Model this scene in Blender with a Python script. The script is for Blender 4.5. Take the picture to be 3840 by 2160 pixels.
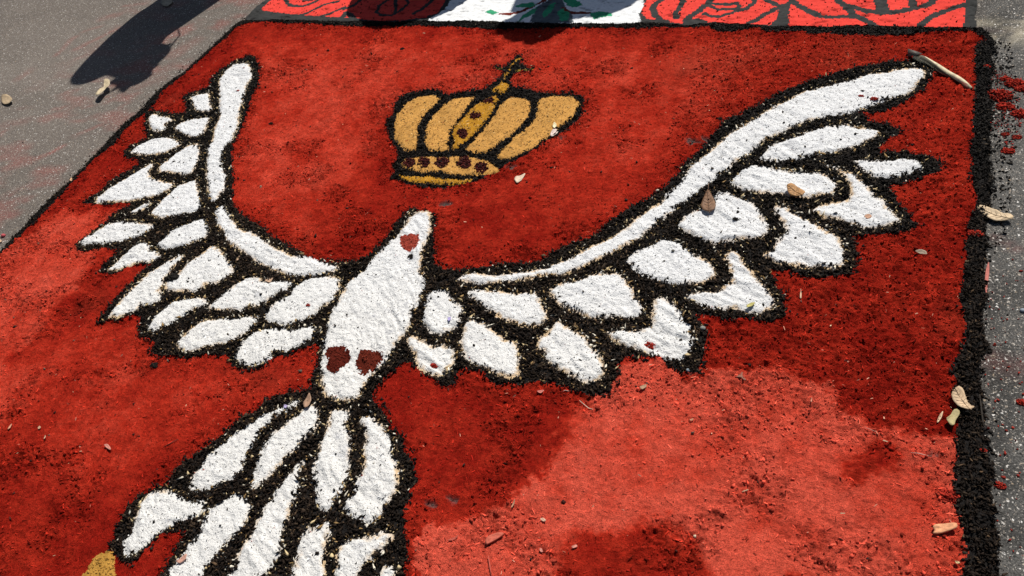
import bpy, math, random
import numpy as np
from mathutils import Matrix, Vector

random.seed(7); RNG = np.random.default_rng(11)
S = bpy.context.scene
for o in list(bpy.data.objects): bpy.data.objects.remove(o)

# ------------------------------------------------------------------ camera
FP = 2880.0; CX, CY = 1920.0, 1080.0; H = 1.6
R = np.array([[0.90801311, -0.13940067, 0.39506916],
              [0.36657605, 0.72089886, -0.58815545],
              [-0.20281564, 0.67887575, 0.70568657]])
cd = bpy.data.cameras.new('camera'); cam = bpy.data.objects.new('camera', cd)
S.collection.objects.link(cam); S.camera = cam
cd.sensor_fit = 'HORIZONTAL'; cd.sensor_width = 36.0; cd.lens = FP / 3840 * 36
cd.clip_start = 0.02; cd.clip_end = 500
M = Matrix([list(R[i]) + [0] for i in range(3)] + [[0, 0, 0, 1]]); M[2][3] = H
cam.matrix_world = M

# ------------------------------------------------------------------ light
SUN = np.array([-0.11055615, -0.58164941, -0.80589162])      # direction the sunlight travels
elev = math.asin(-SUN[2]); az = math.atan2(-SUN[0], -SUN[1])
w = bpy.data.worlds.new("World"); S.world = w; w.use_nodes = True
nt = w.node_tree; bg = nt.nodes['Background']
sky = nt.nodes.new('ShaderNodeTexSky'); sky.sky_type = 'NISHITA'; sky.sun_disc = False
sky.sun_elevation = elev; sky.sun_rotation = az
nt.links.new(sky.outputs[0], bg.inputs[0]); bg.inputs[1].default_value = 0.05
sl = bpy.data.lights.new('sun', 'SUN'); sl.energy = 4.9; sl.angle = math.radians(0.5); sl.color = (1.0, 0.965, 0.91)
so = bpy.data.objects.new('sun', sl); S.collection.objects.link(so)
so.rotation_euler = Vector(SUN).to_track_quat('-Z', 'Y').to_euler(); so.location = (0, 3, 8)
S.view_settings.view_transform = 'Standard'; S.view_settings.look = 'None'
S.view_settings.exposure = 0.0; S.view_settings.gamma = 1.0; S.view_settings.use_curve_mapping = False
S.render.engine = 'CYCLES'

# ------------------------------------------------------------------ from photo pixels to places on the ground
def gnd(u, v, z=0.0):
    d = R @ np.array([(u - CX) / FP, -(v - CY) / FP, -1.0]); t = (z - H) / d[2]
    return (d[0] * t, d[1] * t)
CROP = {'A': (0, 0, 1.932), 'C': (1400, 150, 2.4156), 'D': (2300, 0, 2.415), 'E': (3040, 0, 2.415), 'F': (250, 500, 2.415),
        'G': (350, 900, 2.415), 'H': (1100, 750, 1.932), 'I': (1900, 900, 2.229), 'J': (2300, 400, 1.932), 'K': (300, 1400, 1.907),
        'L': (900, 1400, 1.907), 'M': (1900, 1400, 1.907), 'N': (2840, 1400, 1.907), 'O': (3240, 700, 2.07), 'P': (0, 1100, 1.367),
        'Q': (2700, 400, 1.932), 'R': (0, 500, 2.415), 'W': (0, 0, 0.6708), 'S': (900, 0, 3.22), 'T': (1600, 0, 3.22),
        'U': (2300, 0, 3.22), 'V': (3000, 0, 3.0667), 'X': (0, 0, 1.0)}
def pts(spec, z=0.0):
    """'A 1,2 3,4 F 5,6' -> ground points; a letter names the reference tile of the survey"""
    out = []; c = CROP['X']
    for t in spec.split():
        if t in CROP: c = CROP[t]
        else:
            x, y = t.split(','); out.append(gnd(c[0] + float(x) / c[2], c[1] + float(y) / c[2], z))
    return np.array(out)
def chaikin(p, closed=True, n=1):
    for _ in range(n):
        q = np.roll(p, -1, axis=0) if closed else p[1:]
        a = p if closed else p[:-1]
        r = np.stack([a * .8 + q * .2, a * .2 + q * .8], 1).reshape(-1, 2)
        p = r if closed else np.vstack([p[:1], r, p[-1:]])
    return p

# ------------------------------------------------------------------ noise on arrays
TAB = RNG.random((8, 256, 256)).astype(np.float32)
def vn(x, y, s=0):
    xi = np.floor(x).astype(np.int64); yi = np.floor(y).astype(np.int64)
    fx = (x - xi).astype(np.float32); fy = (y - yi).astype(np.float32)
    fx = fx * fx * (3 - 2 * fx); fy = fy * fy * (3 - 2 * fy)
    T = TAB[s % 8]; o = (s * 37) & 255
    a = T[(xi + o) & 255, yi & 255]; b = T[(xi + 1 + o) & 255, yi & 255]
    c = T[(xi + o) & 255, (yi + 1) & 255]; d = T[(xi + 1 + o) & 255, (yi + 1) & 255]
    return (a + (b - a) * fx) * (1 - fy) + (c + (d - c) * fx) * fy
def fbm(x, y, f, octv=4, s=0, g=.5):
    r = 0; a = 1; t = 0
    for i in range(octv):
        cs, sn = math.cos(.6 * i + s), math.sin(.6 * i + s)
        r = r + a * (vn((x * cs - y * sn) * f + 13.7 * i + 50, (x * sn + y * cs) * f + 50, s + i) - .5); t += a; a *= g; f *= 2.03
    return r / t * 2          # about -1..1
def smooth(a, b, x):
    t = np.clip((x - a) / (b - a), 0, 1); return t * t * (3 - 2 * t)

def sdist(P, px, py):
    """signed distance (negative inside) of points to polygon P"""
    px = px.astype(np.float32); py = py.astype(np.float32)
    d = np.full(px.shape, 1e9, np.float32); ins = np.zeros(px.shape, bool)
    n = len(P)
    for i in range(n):
        ax, ay = P[i]; bx, by = P[(i + 1) % n]; ex, ey = bx - ax, by - ay; L = ex * ex + ey * ey
        if L < 1e-12: continue
        wx = px - np.float32(ax); wy = py - np.float32(ay)
        t = np.clip((wx * ex + wy * ey) / L, 0, 1)
        d = np.minimum(d, (wx - t * ex) ** 2 + (wy - t * ey) ** 2)
        if ay != by:
            c = ((ay > py) != (by > py)) & (wx < ex * wy / ey); ins ^= c
    d = np.sqrt(d); return np.where(ins, -d, d)
def ldist(P, px, py):
    d = np.full(px.shape, 1e9, np.float32)
    for i in range(len(P) - 1):
        ax, ay = P[i]; bx, by = P[i + 1]; ex, ey = bx - ax, by - ay; L = ex * ex + ey * ey + 1e-12
        wx = px - ax; wy = py - ay; t = np.clip((wx * ex + wy * ey) / L, 0, 1)
        d = np.minimum(d, (wx - t * ex) ** 2 + (wy - t * ey) ** 2)
    return np.sqrt(d)

class Grid:
    def __init__(s, xs, ys, warp, seed):
        s.xs = xs; s.ys = ys; s.nx = len(xs); s.ny = len(ys)
        s.X, s.Y = np.meshgrid(xs, ys)
        wx = fbm(s.X, s.Y, 75, 3, seed, .9) * warp * 2.5 + fbm(s.X, s.Y, 14, 2, seed + 2) * warp * .8
        wy = fbm(s.X, s.Y, 75, 3, seed + 3, .9) * warp * 2.5 + fbm(s.X, s.Y, 14, 2, seed + 5) * warp * .8
        s.WX = s.X + wx; s.WY = s.Y + wy
        s.cX = .25 * (s.WX[:-1, :-1] + s.WX[1:, :-1] + s.WX[:-1, 1:] + s.WX[1:, 1:])
        s.cY = .25 * (s.WY[:-1, :-1] + s.WY[1:, :-1] + s.WY[:-1, 1:] + s.WY[1:, 1:])
        s.id = np.zeros((s.ny - 1, s.nx - 1), np.int16)
        s.names = {0: None}
    def sl(s, P, m):
        x0, x1 = np.searchsorted(s.xs, [P[:, 0].min() - m, P[:, 0].max() + m])
        y0, y1 = np.searchsorted(s.ys, [P[:, 1].min() - m, P[:, 1].max() + m])
        return slice(max(y0 - 1, 0), min(y1 + 1, s.ny)), slice(max(x0 - 1, 0), min(x1 + 1, s.nx))
    def vd(s, P, out, m=.06, line=None):
        """min of signed distance into vertex field out"""
        a, b = s.sl(P, m)
        d = sdist(P, s.WX[a, b], s.WY[a, b]) if line is None else ldist(P, s.WX[a, b], s.WY[a, b]) - line
        out[a, b] = np.minimum(out[a, b], d); return d
    def cells(s, P, k, line=None, only=None, grow=.0, holes=None):
        a, b = s.sl(P, .03 if line is None else line + .03)
        a = slice(a.start, min(a.stop, s.ny - 1)); b = slice(b.start, min(b.stop, s.nx - 1))
        d = sdist(P, s.cX[a, b], s.cY[a, b]) if line is None else ldist(P, s.cX[a, b], s.cY[a, b]) - line
        m = d < grow
        if holes is not None: m &= fbm(s.cX[a, b], s.cY[a, b], 55, 4, 5, .8) < holes + smooth(0, -.012, d) * .5
        if only is not None: m &= np.isin(s.id[a, b], only)
        s.id[a, b][m] = k
        return m.sum()

def link(o, parent=None):
    S.collection.objects.link(o)
    if parent is not None: o.parent = parent
    return o
def mesh_from(name, co, faces, mat, parent=None, col=None, smooth_=False):
    """co (n,3), faces (m,k) arrays of constant size"""
    me = bpy.data.meshes.new(name); co = np.ascontiguousarray(co, np.float32); faces = np.ascontiguousarray(faces, np.int32)
    m, k = faces.shape
    me.vertices.add(len(co)); me.vertices.foreach_set('co', co.ravel())
    me.loops.add(m * k); me.loops.foreach_set('vertex_index', faces.ravel())
    me.polygons.add(m); me.polygons.foreach_set('loop_start', np.arange(0, m * k, k, dtype=np.int32))
    if smooth_: me.polygons.foreach_set('use_smooth', np.ones(m, bool))
    me.update(calc_edges=True)
    if col is not None:
        at = me.attributes.new('col', 'FLOAT_COLOR', 'POINT')
        c4 = np.ones((len(co), 4), np.float32); c4[:, :3] = col; at.data.foreach_set('color', c4.ravel())
    me.materials.append(mat)
    return link(bpy.data.objects.new(name, me), parent)
def empty(name, label, cat, group=None, loc=(0, 0, 0)):
    o = bpy.data.objects.new(name, None); o.location = loc; link(o); o['label'] = label; o['category'] = cat
    if group: o['group'] = group
    return o

# ------------------------------------------------------------------ materials
def mat(name, base=None, attr=True, rough=.9, spec=.25, bump=((900, .4, .0015),), vary=.25, vscale=700, dark=None, sheen=0):
    m = bpy.data.materials.new(name); m.use_nodes = True; n = m.node_tree; N = n.nodes; L = n.links
    b = N['Principled BSDF']; b.inputs['Roughness'].default_value = rough
    b.inputs['Specular IOR Level'].default_value = spec
    geo = N.new('ShaderNodeNewGeometry'); pos = geo.outputs['Position']
    if attr:
        a = N.new('ShaderNodeAttribute'); a.attribute_name = 'col'; src = a.outputs['Color']
    else:
        rgb = N.new('ShaderNodeRGB'); rgb.outputs[0].default_value = (*base, 1); src = rgb.outputs[0]
    no = N.new('ShaderNodeTexNoise'); no.inputs['Scale'].default_value = vscale; no.inputs['Detail'].default_value = 3
    no.inputs['Roughness'].default_value = .7; L.new(pos, no.inputs['Vector'])
    mr = N.new('ShaderNodeMapRange'); mr.inputs['From Min'].default_value = .3; mr.inputs['From Max'].default_value = .7
    mr.inputs['To Min'].default_value = 1 - vary; mr.inputs['To Max'].default_value = 1 + vary; L.new(no.outputs[0], mr.inputs[0])
    mx = N.new('ShaderNodeVectorMath'); mx.operation = 'SCALE'; L.new(src, mx.inputs[0]); L.new(mr.outputs[0], mx.inputs['Scale'])
    L.new(mx.outputs[0], b.inputs['Base Color'])
    prev = None
    for sc, st, di in bump:
        t = N.new('ShaderNodeTexNoise'); t.inputs['Scale'].default_value = sc; t.inputs['Detail'].default_value = 4
        t.inputs['Roughness'].default_value = .65; L.new(pos, t.inputs['Vector'])
        bp = N.new('ShaderNodeBump'); bp.inputs['Strength'].default_value = st; bp.inputs['Distance'].default_value = di
        L.new(t.outputs[0], bp.inputs['Height'])
        if prev: L.new(prev, bp.inputs['Normal'])
        prev = bp.outputs[0]
    if prev: L.new(prev, b.inputs['Normal'])
    return m
M_RED = mat('red_sawdust', rough=1, spec=.03, bump=((130, .9, .009), (420, 1.0, .005)), vary=.42, vscale=480)
M_WHITE = mat('white_sawdust', rough=1, spec=.05, bump=((70, .8, .008), (230, .9, .005)), vary=.10, vscale=380)
M_GOLD = mat('ochre_sawdust', rough=1, spec=.05, bump=((150, .6, .004), (500, .7, .002)), vary=.22, vscale=420)
M_DARK = mat('black_wood_shavings', rough=.8, spec=.15, bump=((260, .9, .005),), vary=.4, vscale=300)
M_CHIP = mat('black_shaving_flakes', rough=.7, spec=.10, bump=(), vary=.35, vscale=200)
M_FLAKE = mat('sawdust_flakes', rough=.95, spec=.06, bump=(), vary=.2, vscale=300)
M_PANEL = mat('flower_carpet_sawdust', rough=1, spec=.04, bump=((90, .4, .004), (300, .5, .002)), vary=.12, vscale=200)
M_LEAF = mat('dry_leaf', rough=.65, spec=.3, bump=((160, .4, .002),), vary=.22, vscale=90)
M_WOOD = mat('wood_splinter', rough=.8, spec=.2, bump=((400, .5, .001),), vary=.2, vscale=200)

# ------------------------------------------------------------------ asphalt
def asphalt_mat():
    m = bpy.data.materials.new('asphalt'); m.use_nodes = True; n = m.node_tree; N = n.nodes; L = n.links
    b = N['Principled BSDF']; b.inputs['Roughness'].default_value = .95; b.inputs['Specular IOR Level'].default_value = .12
    geo = N.new('ShaderNodeNewGeometry'); pos = geo.outputs['Position']
    at = N.new('ShaderNodeAttribute'); at.attribute_name = 'col'
    n1 = N.new('ShaderNodeTexNoise'); n1.inputs['Scale'].default_value = 260; n1.inputs['Detail'].default_value = 4; L.new(pos, n1.inputs['Vector'])
    r1 = N.new('ShaderNodeMapRange'); r1.inputs['From Min'].default_value = .3; r1.inputs['From Max'].default_value = .7
    r1.inputs['To Min'].default_value = .35; r1.inputs['To Max'].default_value = 1.65; L.new(n1.outputs[0], r1.inputs[0])
    mul = N.new('ShaderNodeVectorMath'); mul.operation = 'SCALE'; L.new(at.outputs['Color'], mul.inputs[0]); L.new(r1.outputs[0], mul.inputs['Scale'])
    # stones of the aggregate: bright and tan grains
    dn = N.new('ShaderNodeTexNoise'); dn.inputs['Scale'].default_value = 150; dn.inputs['Detail'].default_value = 3; L.new(pos, dn.inputs['Vector'])
    ds = N.new('ShaderNodeVectorMath'); ds.operation = 'SCALE'; ds.inputs['Scale'].default_value = .014; L.new(dn.outputs['Color'], ds.inputs[0])
    dp = N.new('ShaderNodeVectorMath'); dp.operation = 'ADD'; L.new(pos, dp.inputs[0]); L.new(ds.outputs[0], dp.inputs[1])
    def grains(scale, thr, rnd_thr, prev, colr):
        v = N.new('ShaderNodeTexVoronoi'); v.inputs['Scale'].default_value = scale; L.new(dp.outputs[0], v.inputs['Vector'])
        lt = N.new('ShaderNodeMapRange'); lt.inputs['From Min'].default_value = thr; lt.inputs['From Max'].default_value = thr * .7; L.new(v.outputs['Distance'], lt.inputs[0])
        sep = N.new('ShaderNodeSeparateColor'); L.new(v.outputs['Color'], sep.inputs[0])
        g = N.new('ShaderNodeMath'); g.operation = 'GREATER_THAN'; g.inputs[1].default_value = rnd_thr; L.new(sep.outputs[0], g.inputs[0])
        mm = N.new('ShaderNodeMath'); mm.operation = 'MULTIPLY'; L.new(lt.outputs[0], mm.inputs[0]); L.new(g.outputs[0], mm.inputs[1])
        cr = N.new('ShaderNodeMix'); cr.data_type = 'RGBA'; cr.inputs[6].default_value = (*colr[0], 1); cr.inputs[7].default_value = (*colr[1], 1); L.new(sep.outputs[1], cr.inputs[0])
        mix = N.new('ShaderNodeMix'); mix.data_type = 'RGBA'; L.new(mm.outputs[0], mix.inputs[0]); L.new(prev, mix.inputs[6]); L.new(cr.outputs[2], mix.inputs[7])
        return mix.outputs[2], mm.outputs[0]
    c1, f1 = grains(260, .46, .70, mul.outputs[0], ((.26, .21, .16), (.50, .47, .42)))
    c2, f2 = grains(120, .38, .80, c1, ((.32, .24, .16), (.78, .75, .70)))
    c3, f3 = grains(130, .36, .80, c2, ((.03, .03, .028), (.05, .048, .045)))
    L.new(c3, b.inputs['Base Color'])
    n2 = N.new('ShaderNodeTexNoise'); n2.inputs['Scale'].default_value = 120; n2.inputs['Detail'].default_value = 5; n2.inputs['Roughness'].default_value = .7; L.new(pos, n2.inputs['Vector'])
    bp = N.new('ShaderNodeBump'); bp.inputs['Strength'].default_value = .8; bp.inputs['Distance'].default_value = .007; L.new(n2.outputs[0], bp.inputs['Height'])
    bp2 = N.new('ShaderNodeBump'); bp2.inputs['Strength'].default_value = .5; bp2.inputs['Distance'].default_value = .002; L.new(f2, bp2.inputs['Height']); L.new(bp.outputs[0], bp2.inputs['Normal'])
    L.new(bp2.outputs[0], b.inputs['Normal'])
    return m
ax = np.concatenate([[-70, -40, -22, -14, -10], np.arange(-8, 2.2, .018), [2.6, 4, 7, 14, 30, 60]])
ay = np.concatenate([[-60, -30, -14, -6, -2], np.arange(-.6, 4.6, .02), [5, 6, 8, 12, 20, 40, 80, 150]])
AX, AY = np.meshgrid(ax, ay)
base = np.array([.150, .127, .108]); ac = np.empty(AX.shape + (3,)); ac[:] = base
big = fbm(AX, AY, 1.3, 3, 4) * .24 + fbm(AX, AY * 2.0, 5, 3, 2) * .12
ac *= (1 + big)[..., None]
right = smooth(.2, .36, AX)
ac = ac * (1 - right[..., None]) + right[..., None] * (np.array([.105, .100, .092]) * (1 + big)[..., None])
# reddish dust rubbed into the asphalt on the left
smear = np.zeros(AX.shape)
for spec, wd, st in [('A 255,1165 350,1120 450,1060', .028, .75), ('A 275,1250 390,1260', .07, .5), ('A 260,1300 380,1320', .04, .3), ('A 120,1100 200,1070', .04, .35),
                     ('A 400,400 470,350 540,270', .035, .42), ('A 540,430 700,380', .04, .30), ('A 540,360 700,290 850,215', .035, .50), ('A 600,230 720,190', .03, .35),
                     ('A 740,130 860,110', .05, .28), ('A 890,45 1060,20', .03, .42), ('A 610,950 740,920 830,885', .03, .42), ('A 770,740 900,700 1020,680', .04, .35),
                     ('A 385,800 490,770', .025, .5), ('A 140,570 200,520', .05, .28), ('A 1180,400 1300,380 1420,300', .07, .34), ('A 1060,560 1250,470', .08, .28),
                     ('A 850,640 1050,620 1200,560', .06, .26), ('A 470,670 560,660', .04, .32), ('A 0,980 20,960', .03, .4), ('R 30,640 240,600', .05, .35),
                     ('R 280,470 380,380', .05, .30), ('R 40,560 90,540', .06, .22), ('A 860,800 960,720', .03, .30), ('A 900,70 1100,100', .05, .22),
                     ('X 3700,1330 3840,1380', .05, .35), ('X 3760,900 3840,960', .03, .25), ('X 3640,100 3840,120', .03, .1)]:
    P = pts(spec); d = ldist(P, AX + fbm(AX, AY, 8, 2, 1) * .03, AY + fbm(AX, AY, 8, 2, 3) * .03)
    smear = np.maximum(smear, st * smooth(wd, 0, d) * (.75 + .5 * fbm(AX, AY, 30, 3, 6)))
near_left = smooth(.9, .0, np.abs(AX + 3.3)) * smooth(-.05, .5, fbm(AX + 3, AY * 2.3, 6, 4, 5)) * .42 * (AX < -2.9)
smear = np.clip(np.maximum(smear, near_left), 0, .9)
ac = ac * (1 - smear[..., None]) + smear[..., None] * np.array([.30, .085, .07])
# dark crumbs dust beside the right band, pale rubbed patch at the far right corner
P = pts('X 3650,85 3860,70 3900,150 3700,160'); pale = smooth(.05, -.02, sdist(P, AX, AY)) * smooth(-.4, .25, fbm(AX, AY, 28, 3, 1)) * .9
ac = ac * (1 - pale[..., None]) + pale[..., None] * np.array([.42, .37, .28])
dd = smooth(.12, 0, np.abs(AX - .34)) * smooth(.55, .9, AY) * smooth(-.3, .4, fbm(AX, AY, 12, 3, 2)) * .5
ac *= (1 - dd[..., None])
nyA, nxA = AX.shape
idx = np.arange(nyA * nxA).reshape(nyA, nxA)
F = np.stack([idx[:-1, :-1], idx[:-1, 1:], idx[1:, 1:], idx[1:, :-1]], -1).reshape(-1, 4)
road = mesh_from('asphalt_road', np.stack([AX, AY, np.zeros_like(AX)], -1).reshape(-1, 3), F, asphalt_mat(), None, ac.reshape(-1, 3), True)
road['kind'] = 'structure'

# ------------------------------------------------------------------ outlines
OUTER = pts('X -900,1760 -450,1350 R 0,1090 70,1020 140,940 210,870 300,760 400,660 500,560 600,480 700,380 800,270 900,170 1000,60 '
            'A 880,930 960,860 1040,790 1100,700 1160,650 1230,600 1330,540 1400,470 1500,380 1600,290 1700,190 1770,150 '
            'S 100,270 400,262 700,265 1000,275 1300,285 1600,272 1900,290 2200,272 2576,288 T 400,280 800,285 1200,300 1600,310 2000,312 2300,312 '
            'U 300,305 600,305 900,335 1200,305 1600,320 1900,350 2100,342 2576,350 V 600,322 1200,332 1900,345 2050,340 2150,370 2230,470 2240,560 2220,644 '
            'E 1665,400 1640,520 1650,650 1640,800 1640,1000 1630,1200 1620,1449 O 1000,0 980,150 950,300 960,450 940,600 945,850 930,950 910,1050 930,1180 1000,1290 920,1300 900,1449 '
            'N 1600,130 1640,350 1650,500 1680,700 1670,850 1690,1000 1720,1200 1710,1449 1730,1900 1750,2600 1800,4200')
OUTER = np.vstack([OUTER, [[.30, -.35], [-3.02, -.35]]])
INNER = pts('X -900,1800 -450,1390 R 0,1130 60,1080 140,1010 240,900 350,800 450,700 540,610 A 470,1400 560,1310 640,1220 700,1160 780,1100 860,1030 900,970 980,890 1070,820 1130,760 1180,680 '
            '1240,630 1330,560 1410,490 1480,430 1540,370 1640,290 1720,210 1800,180 S 300,285 600,300 900,310 1100,330 1300,342 1600,342 1900,345 2200,332 2576,350 T 400,352 800,378 1200,370 1900,360 2576,368 '
            'U 400,362 700,352 1150,352 1250,410 1450,420 1700,352 1850,408 2200,390 2400,440 2576,430 V 500,430 700,420 800,440 1250,440 1400,400 1700,385 1950,390 2100,440 2150,490 2030,520 2000,600 '
            'E 1490,420 1480,560 1490,700 1480,850 1470,1050 1450,1250 1450,1449 O 845,0 870,130 830,250 810,330 800,450 790,560 770,660 760,760 730,860 760,950 780,1050 780,1180 750,1300 700,1400 '
            'N 1380,10 1440,60 1400,200 1430,300 1430,480 1420,600 1400,700 1400,900 1420,1050 1480,1200 1500,1300 1440,1449 1430,1900 1500,2600 1550,4200')
INNER = np.vstack([INNER, [[.20, -.29], [-2.98, -.29]]])
SIL = pts('A 1800,408 1870,440 1890,510 1885,560 1880,640 1840,700 1815,790 1790,870 1770,930 1730,1010 1700,1070 1690,1110 1695,1200 1705,1300 1700,1449 '
          'F 1540,680 1620,760 1700,810 1780,850 1830,920 1932,980 G 1780,60 1900,130 2000,180 2130,210 '
          'H 430,462 520,440 600,370 680,280 730,200 790,130 850,75 930,95 1010,105 1050,140 1040,200 1030,300 1030,400 1040,480 1080,505 1150,520 1250,515 1330,500 1450,490 1560,485 1700,470 1800,450 1870,400 '
          'I 480,70 560,40 690,5 J 0,835 80,780 150,730 250,680 330,620 390,580 470,500 465,460 540,410 600,350 620,320 700,260 740,190 800,120 '
          'D 1090,1090 1200,1030 1300,980 1400,910 1550,850 1700,780 1850,730 E 100,730 240,680 400,630 550,610 700,590 850,575 980,580 1080,620 1110,680 1090,740 1060,830 1010,860 940,890 870,950 760,1000 660,1050 560,1060 450,1050 '
          'Q 1090,130 1200,145 1330,200 1290,235 1220,260 1150,320 1160,345 1250,350 1340,350 1500,370 1600,420 1615,480 1540,510 1440,550 1300,585 1230,605 1260,660 1310,730 1380,810 1440,880 1420,910 1320,930 1200,955 1080,945 970,970 '
          '990,1050 1005,1100 990,1180 940,1240 800,1260 700,1275 600,1255 500,1220 380,1215 400,1290 450,1350 485,1390 465,1449 W 1985,800 1940,815 I 2100,700 1950,680 1850,690 1750,655 1600,650 1640,700 1680,770 1690,840 '
          '1660,900 1670,960 1640,1030 1620,1080 1660,1160 1600,1150 1530,1120 1450,1130 1390,1100 1330,1060 1250,1000 1150,1030 1050,1010 990,1020 940,1080 930,1170 890,1260 860,1320 750,1335 650,1320 580,1300 490,1260 400,1240 '
          '300,1230 200,1220 100,1250 0,1220 H 1500,1370 1430,1340 1390,1300 1360,1270 1280,1270 1220,1250 1190,1290 1190,1350 1130,1380 1060,1370 1020,1320 960,1280 890,1230 860,1200 800,1200 740,1270 690,1300 640,1350 600,1420 '
          'L 960,190 1010,240 1070,310 1090,400 1150,440 1190,490 1180,560 1220,590 1280,690 1280,800 1240,860 1220,950 1190,1000 1200,1150 1220,1250 1210,1350 1200,1449 1190,1750 '
          'K 450,1750 590,1449 640,1370 680,1280 740,1200 775,1150 700,1150 600,1180 520,1250 440,1340 370,1390 320,1370 260,1340 230,1290 240,1220 280,1150 290,1080 320,1010 370,950 430,900 500,850 560,820 640,800 680,720 740,650 820,610 880,560 '
          '930,500 1020,460 1080,400 1170,320 1260,290 1330,210 1400,180 1500,145 1600,140 1660,130 H 130,1350 150,1280 165,1200 180,1100 180,1060 G 1980,990 1900,1010 1800,1060 1700,1080 1620,1100 1590,1160 1500,1190 1380,1200 1290,1170 1240,1140 '
          '1230,1070 1130,1070 1000,1070 900,1090 830,1130 790,1080 700,1080 600,1080 510,1050 570,970 500,930 430,900 410,820 440,720 330,710 240,760 160,750 70,810 30,790 60,740 120,650 200,570 260,500 330,430 400,370 450,300 530,250 '
          '430,240 350,260 270,310 180,340 100,320 40,325 90,270 170,190 250,120 F 490,1070 400,1060 250,1080 160,1090 95,1080 95,1030 150,970 220,930 290,870 370,820 400,780 450,740 530,700 600,660 520,650 400,665 250,670 150,665 '
          '200,620 260,580 340,520 400,460 500,400 600,340 680,290 620,250 540,240 520,200 560,150 640,110 720,80 760,50 A 1080,1000 1055,950 1060,880 1075,835 1040,815 1090,812 1160,820 1260,840 1340,840 1370,800 1340,740 1340,710 1400,680 '
          '1480,660 1530,640 1530,590 1570,560 1640,500 1700,460 1760,440')
CROWN = pts('C 190,620 240,540 330,500 480,470 600,470 680,520 800,490 980,470 1050,440 1100,400 1160,340 1185,310 1100,300 1090,255 1180,265 1230,240 1260,200 1300,160 1350,165 1345,230 1380,260 1450,270 1430,310 1330,310 '
            '1270,350 1250,400 1280,440 1400,460 1500,490 1600,500 1780,500 1940,550 1900,600 1910,680 1850,760 1780,820 1650,900 1550,960 1450,1040 1300,1110 1200,1160 1120,1210 1020,1260 980,1290 900,1320 780,1340 640,1370 480,1370 '
            '360,1350 250,1300 130,1280 200,1220 160,1160 220,1100 210,1000 150,920 120,800 130,740 180,700')
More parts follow.
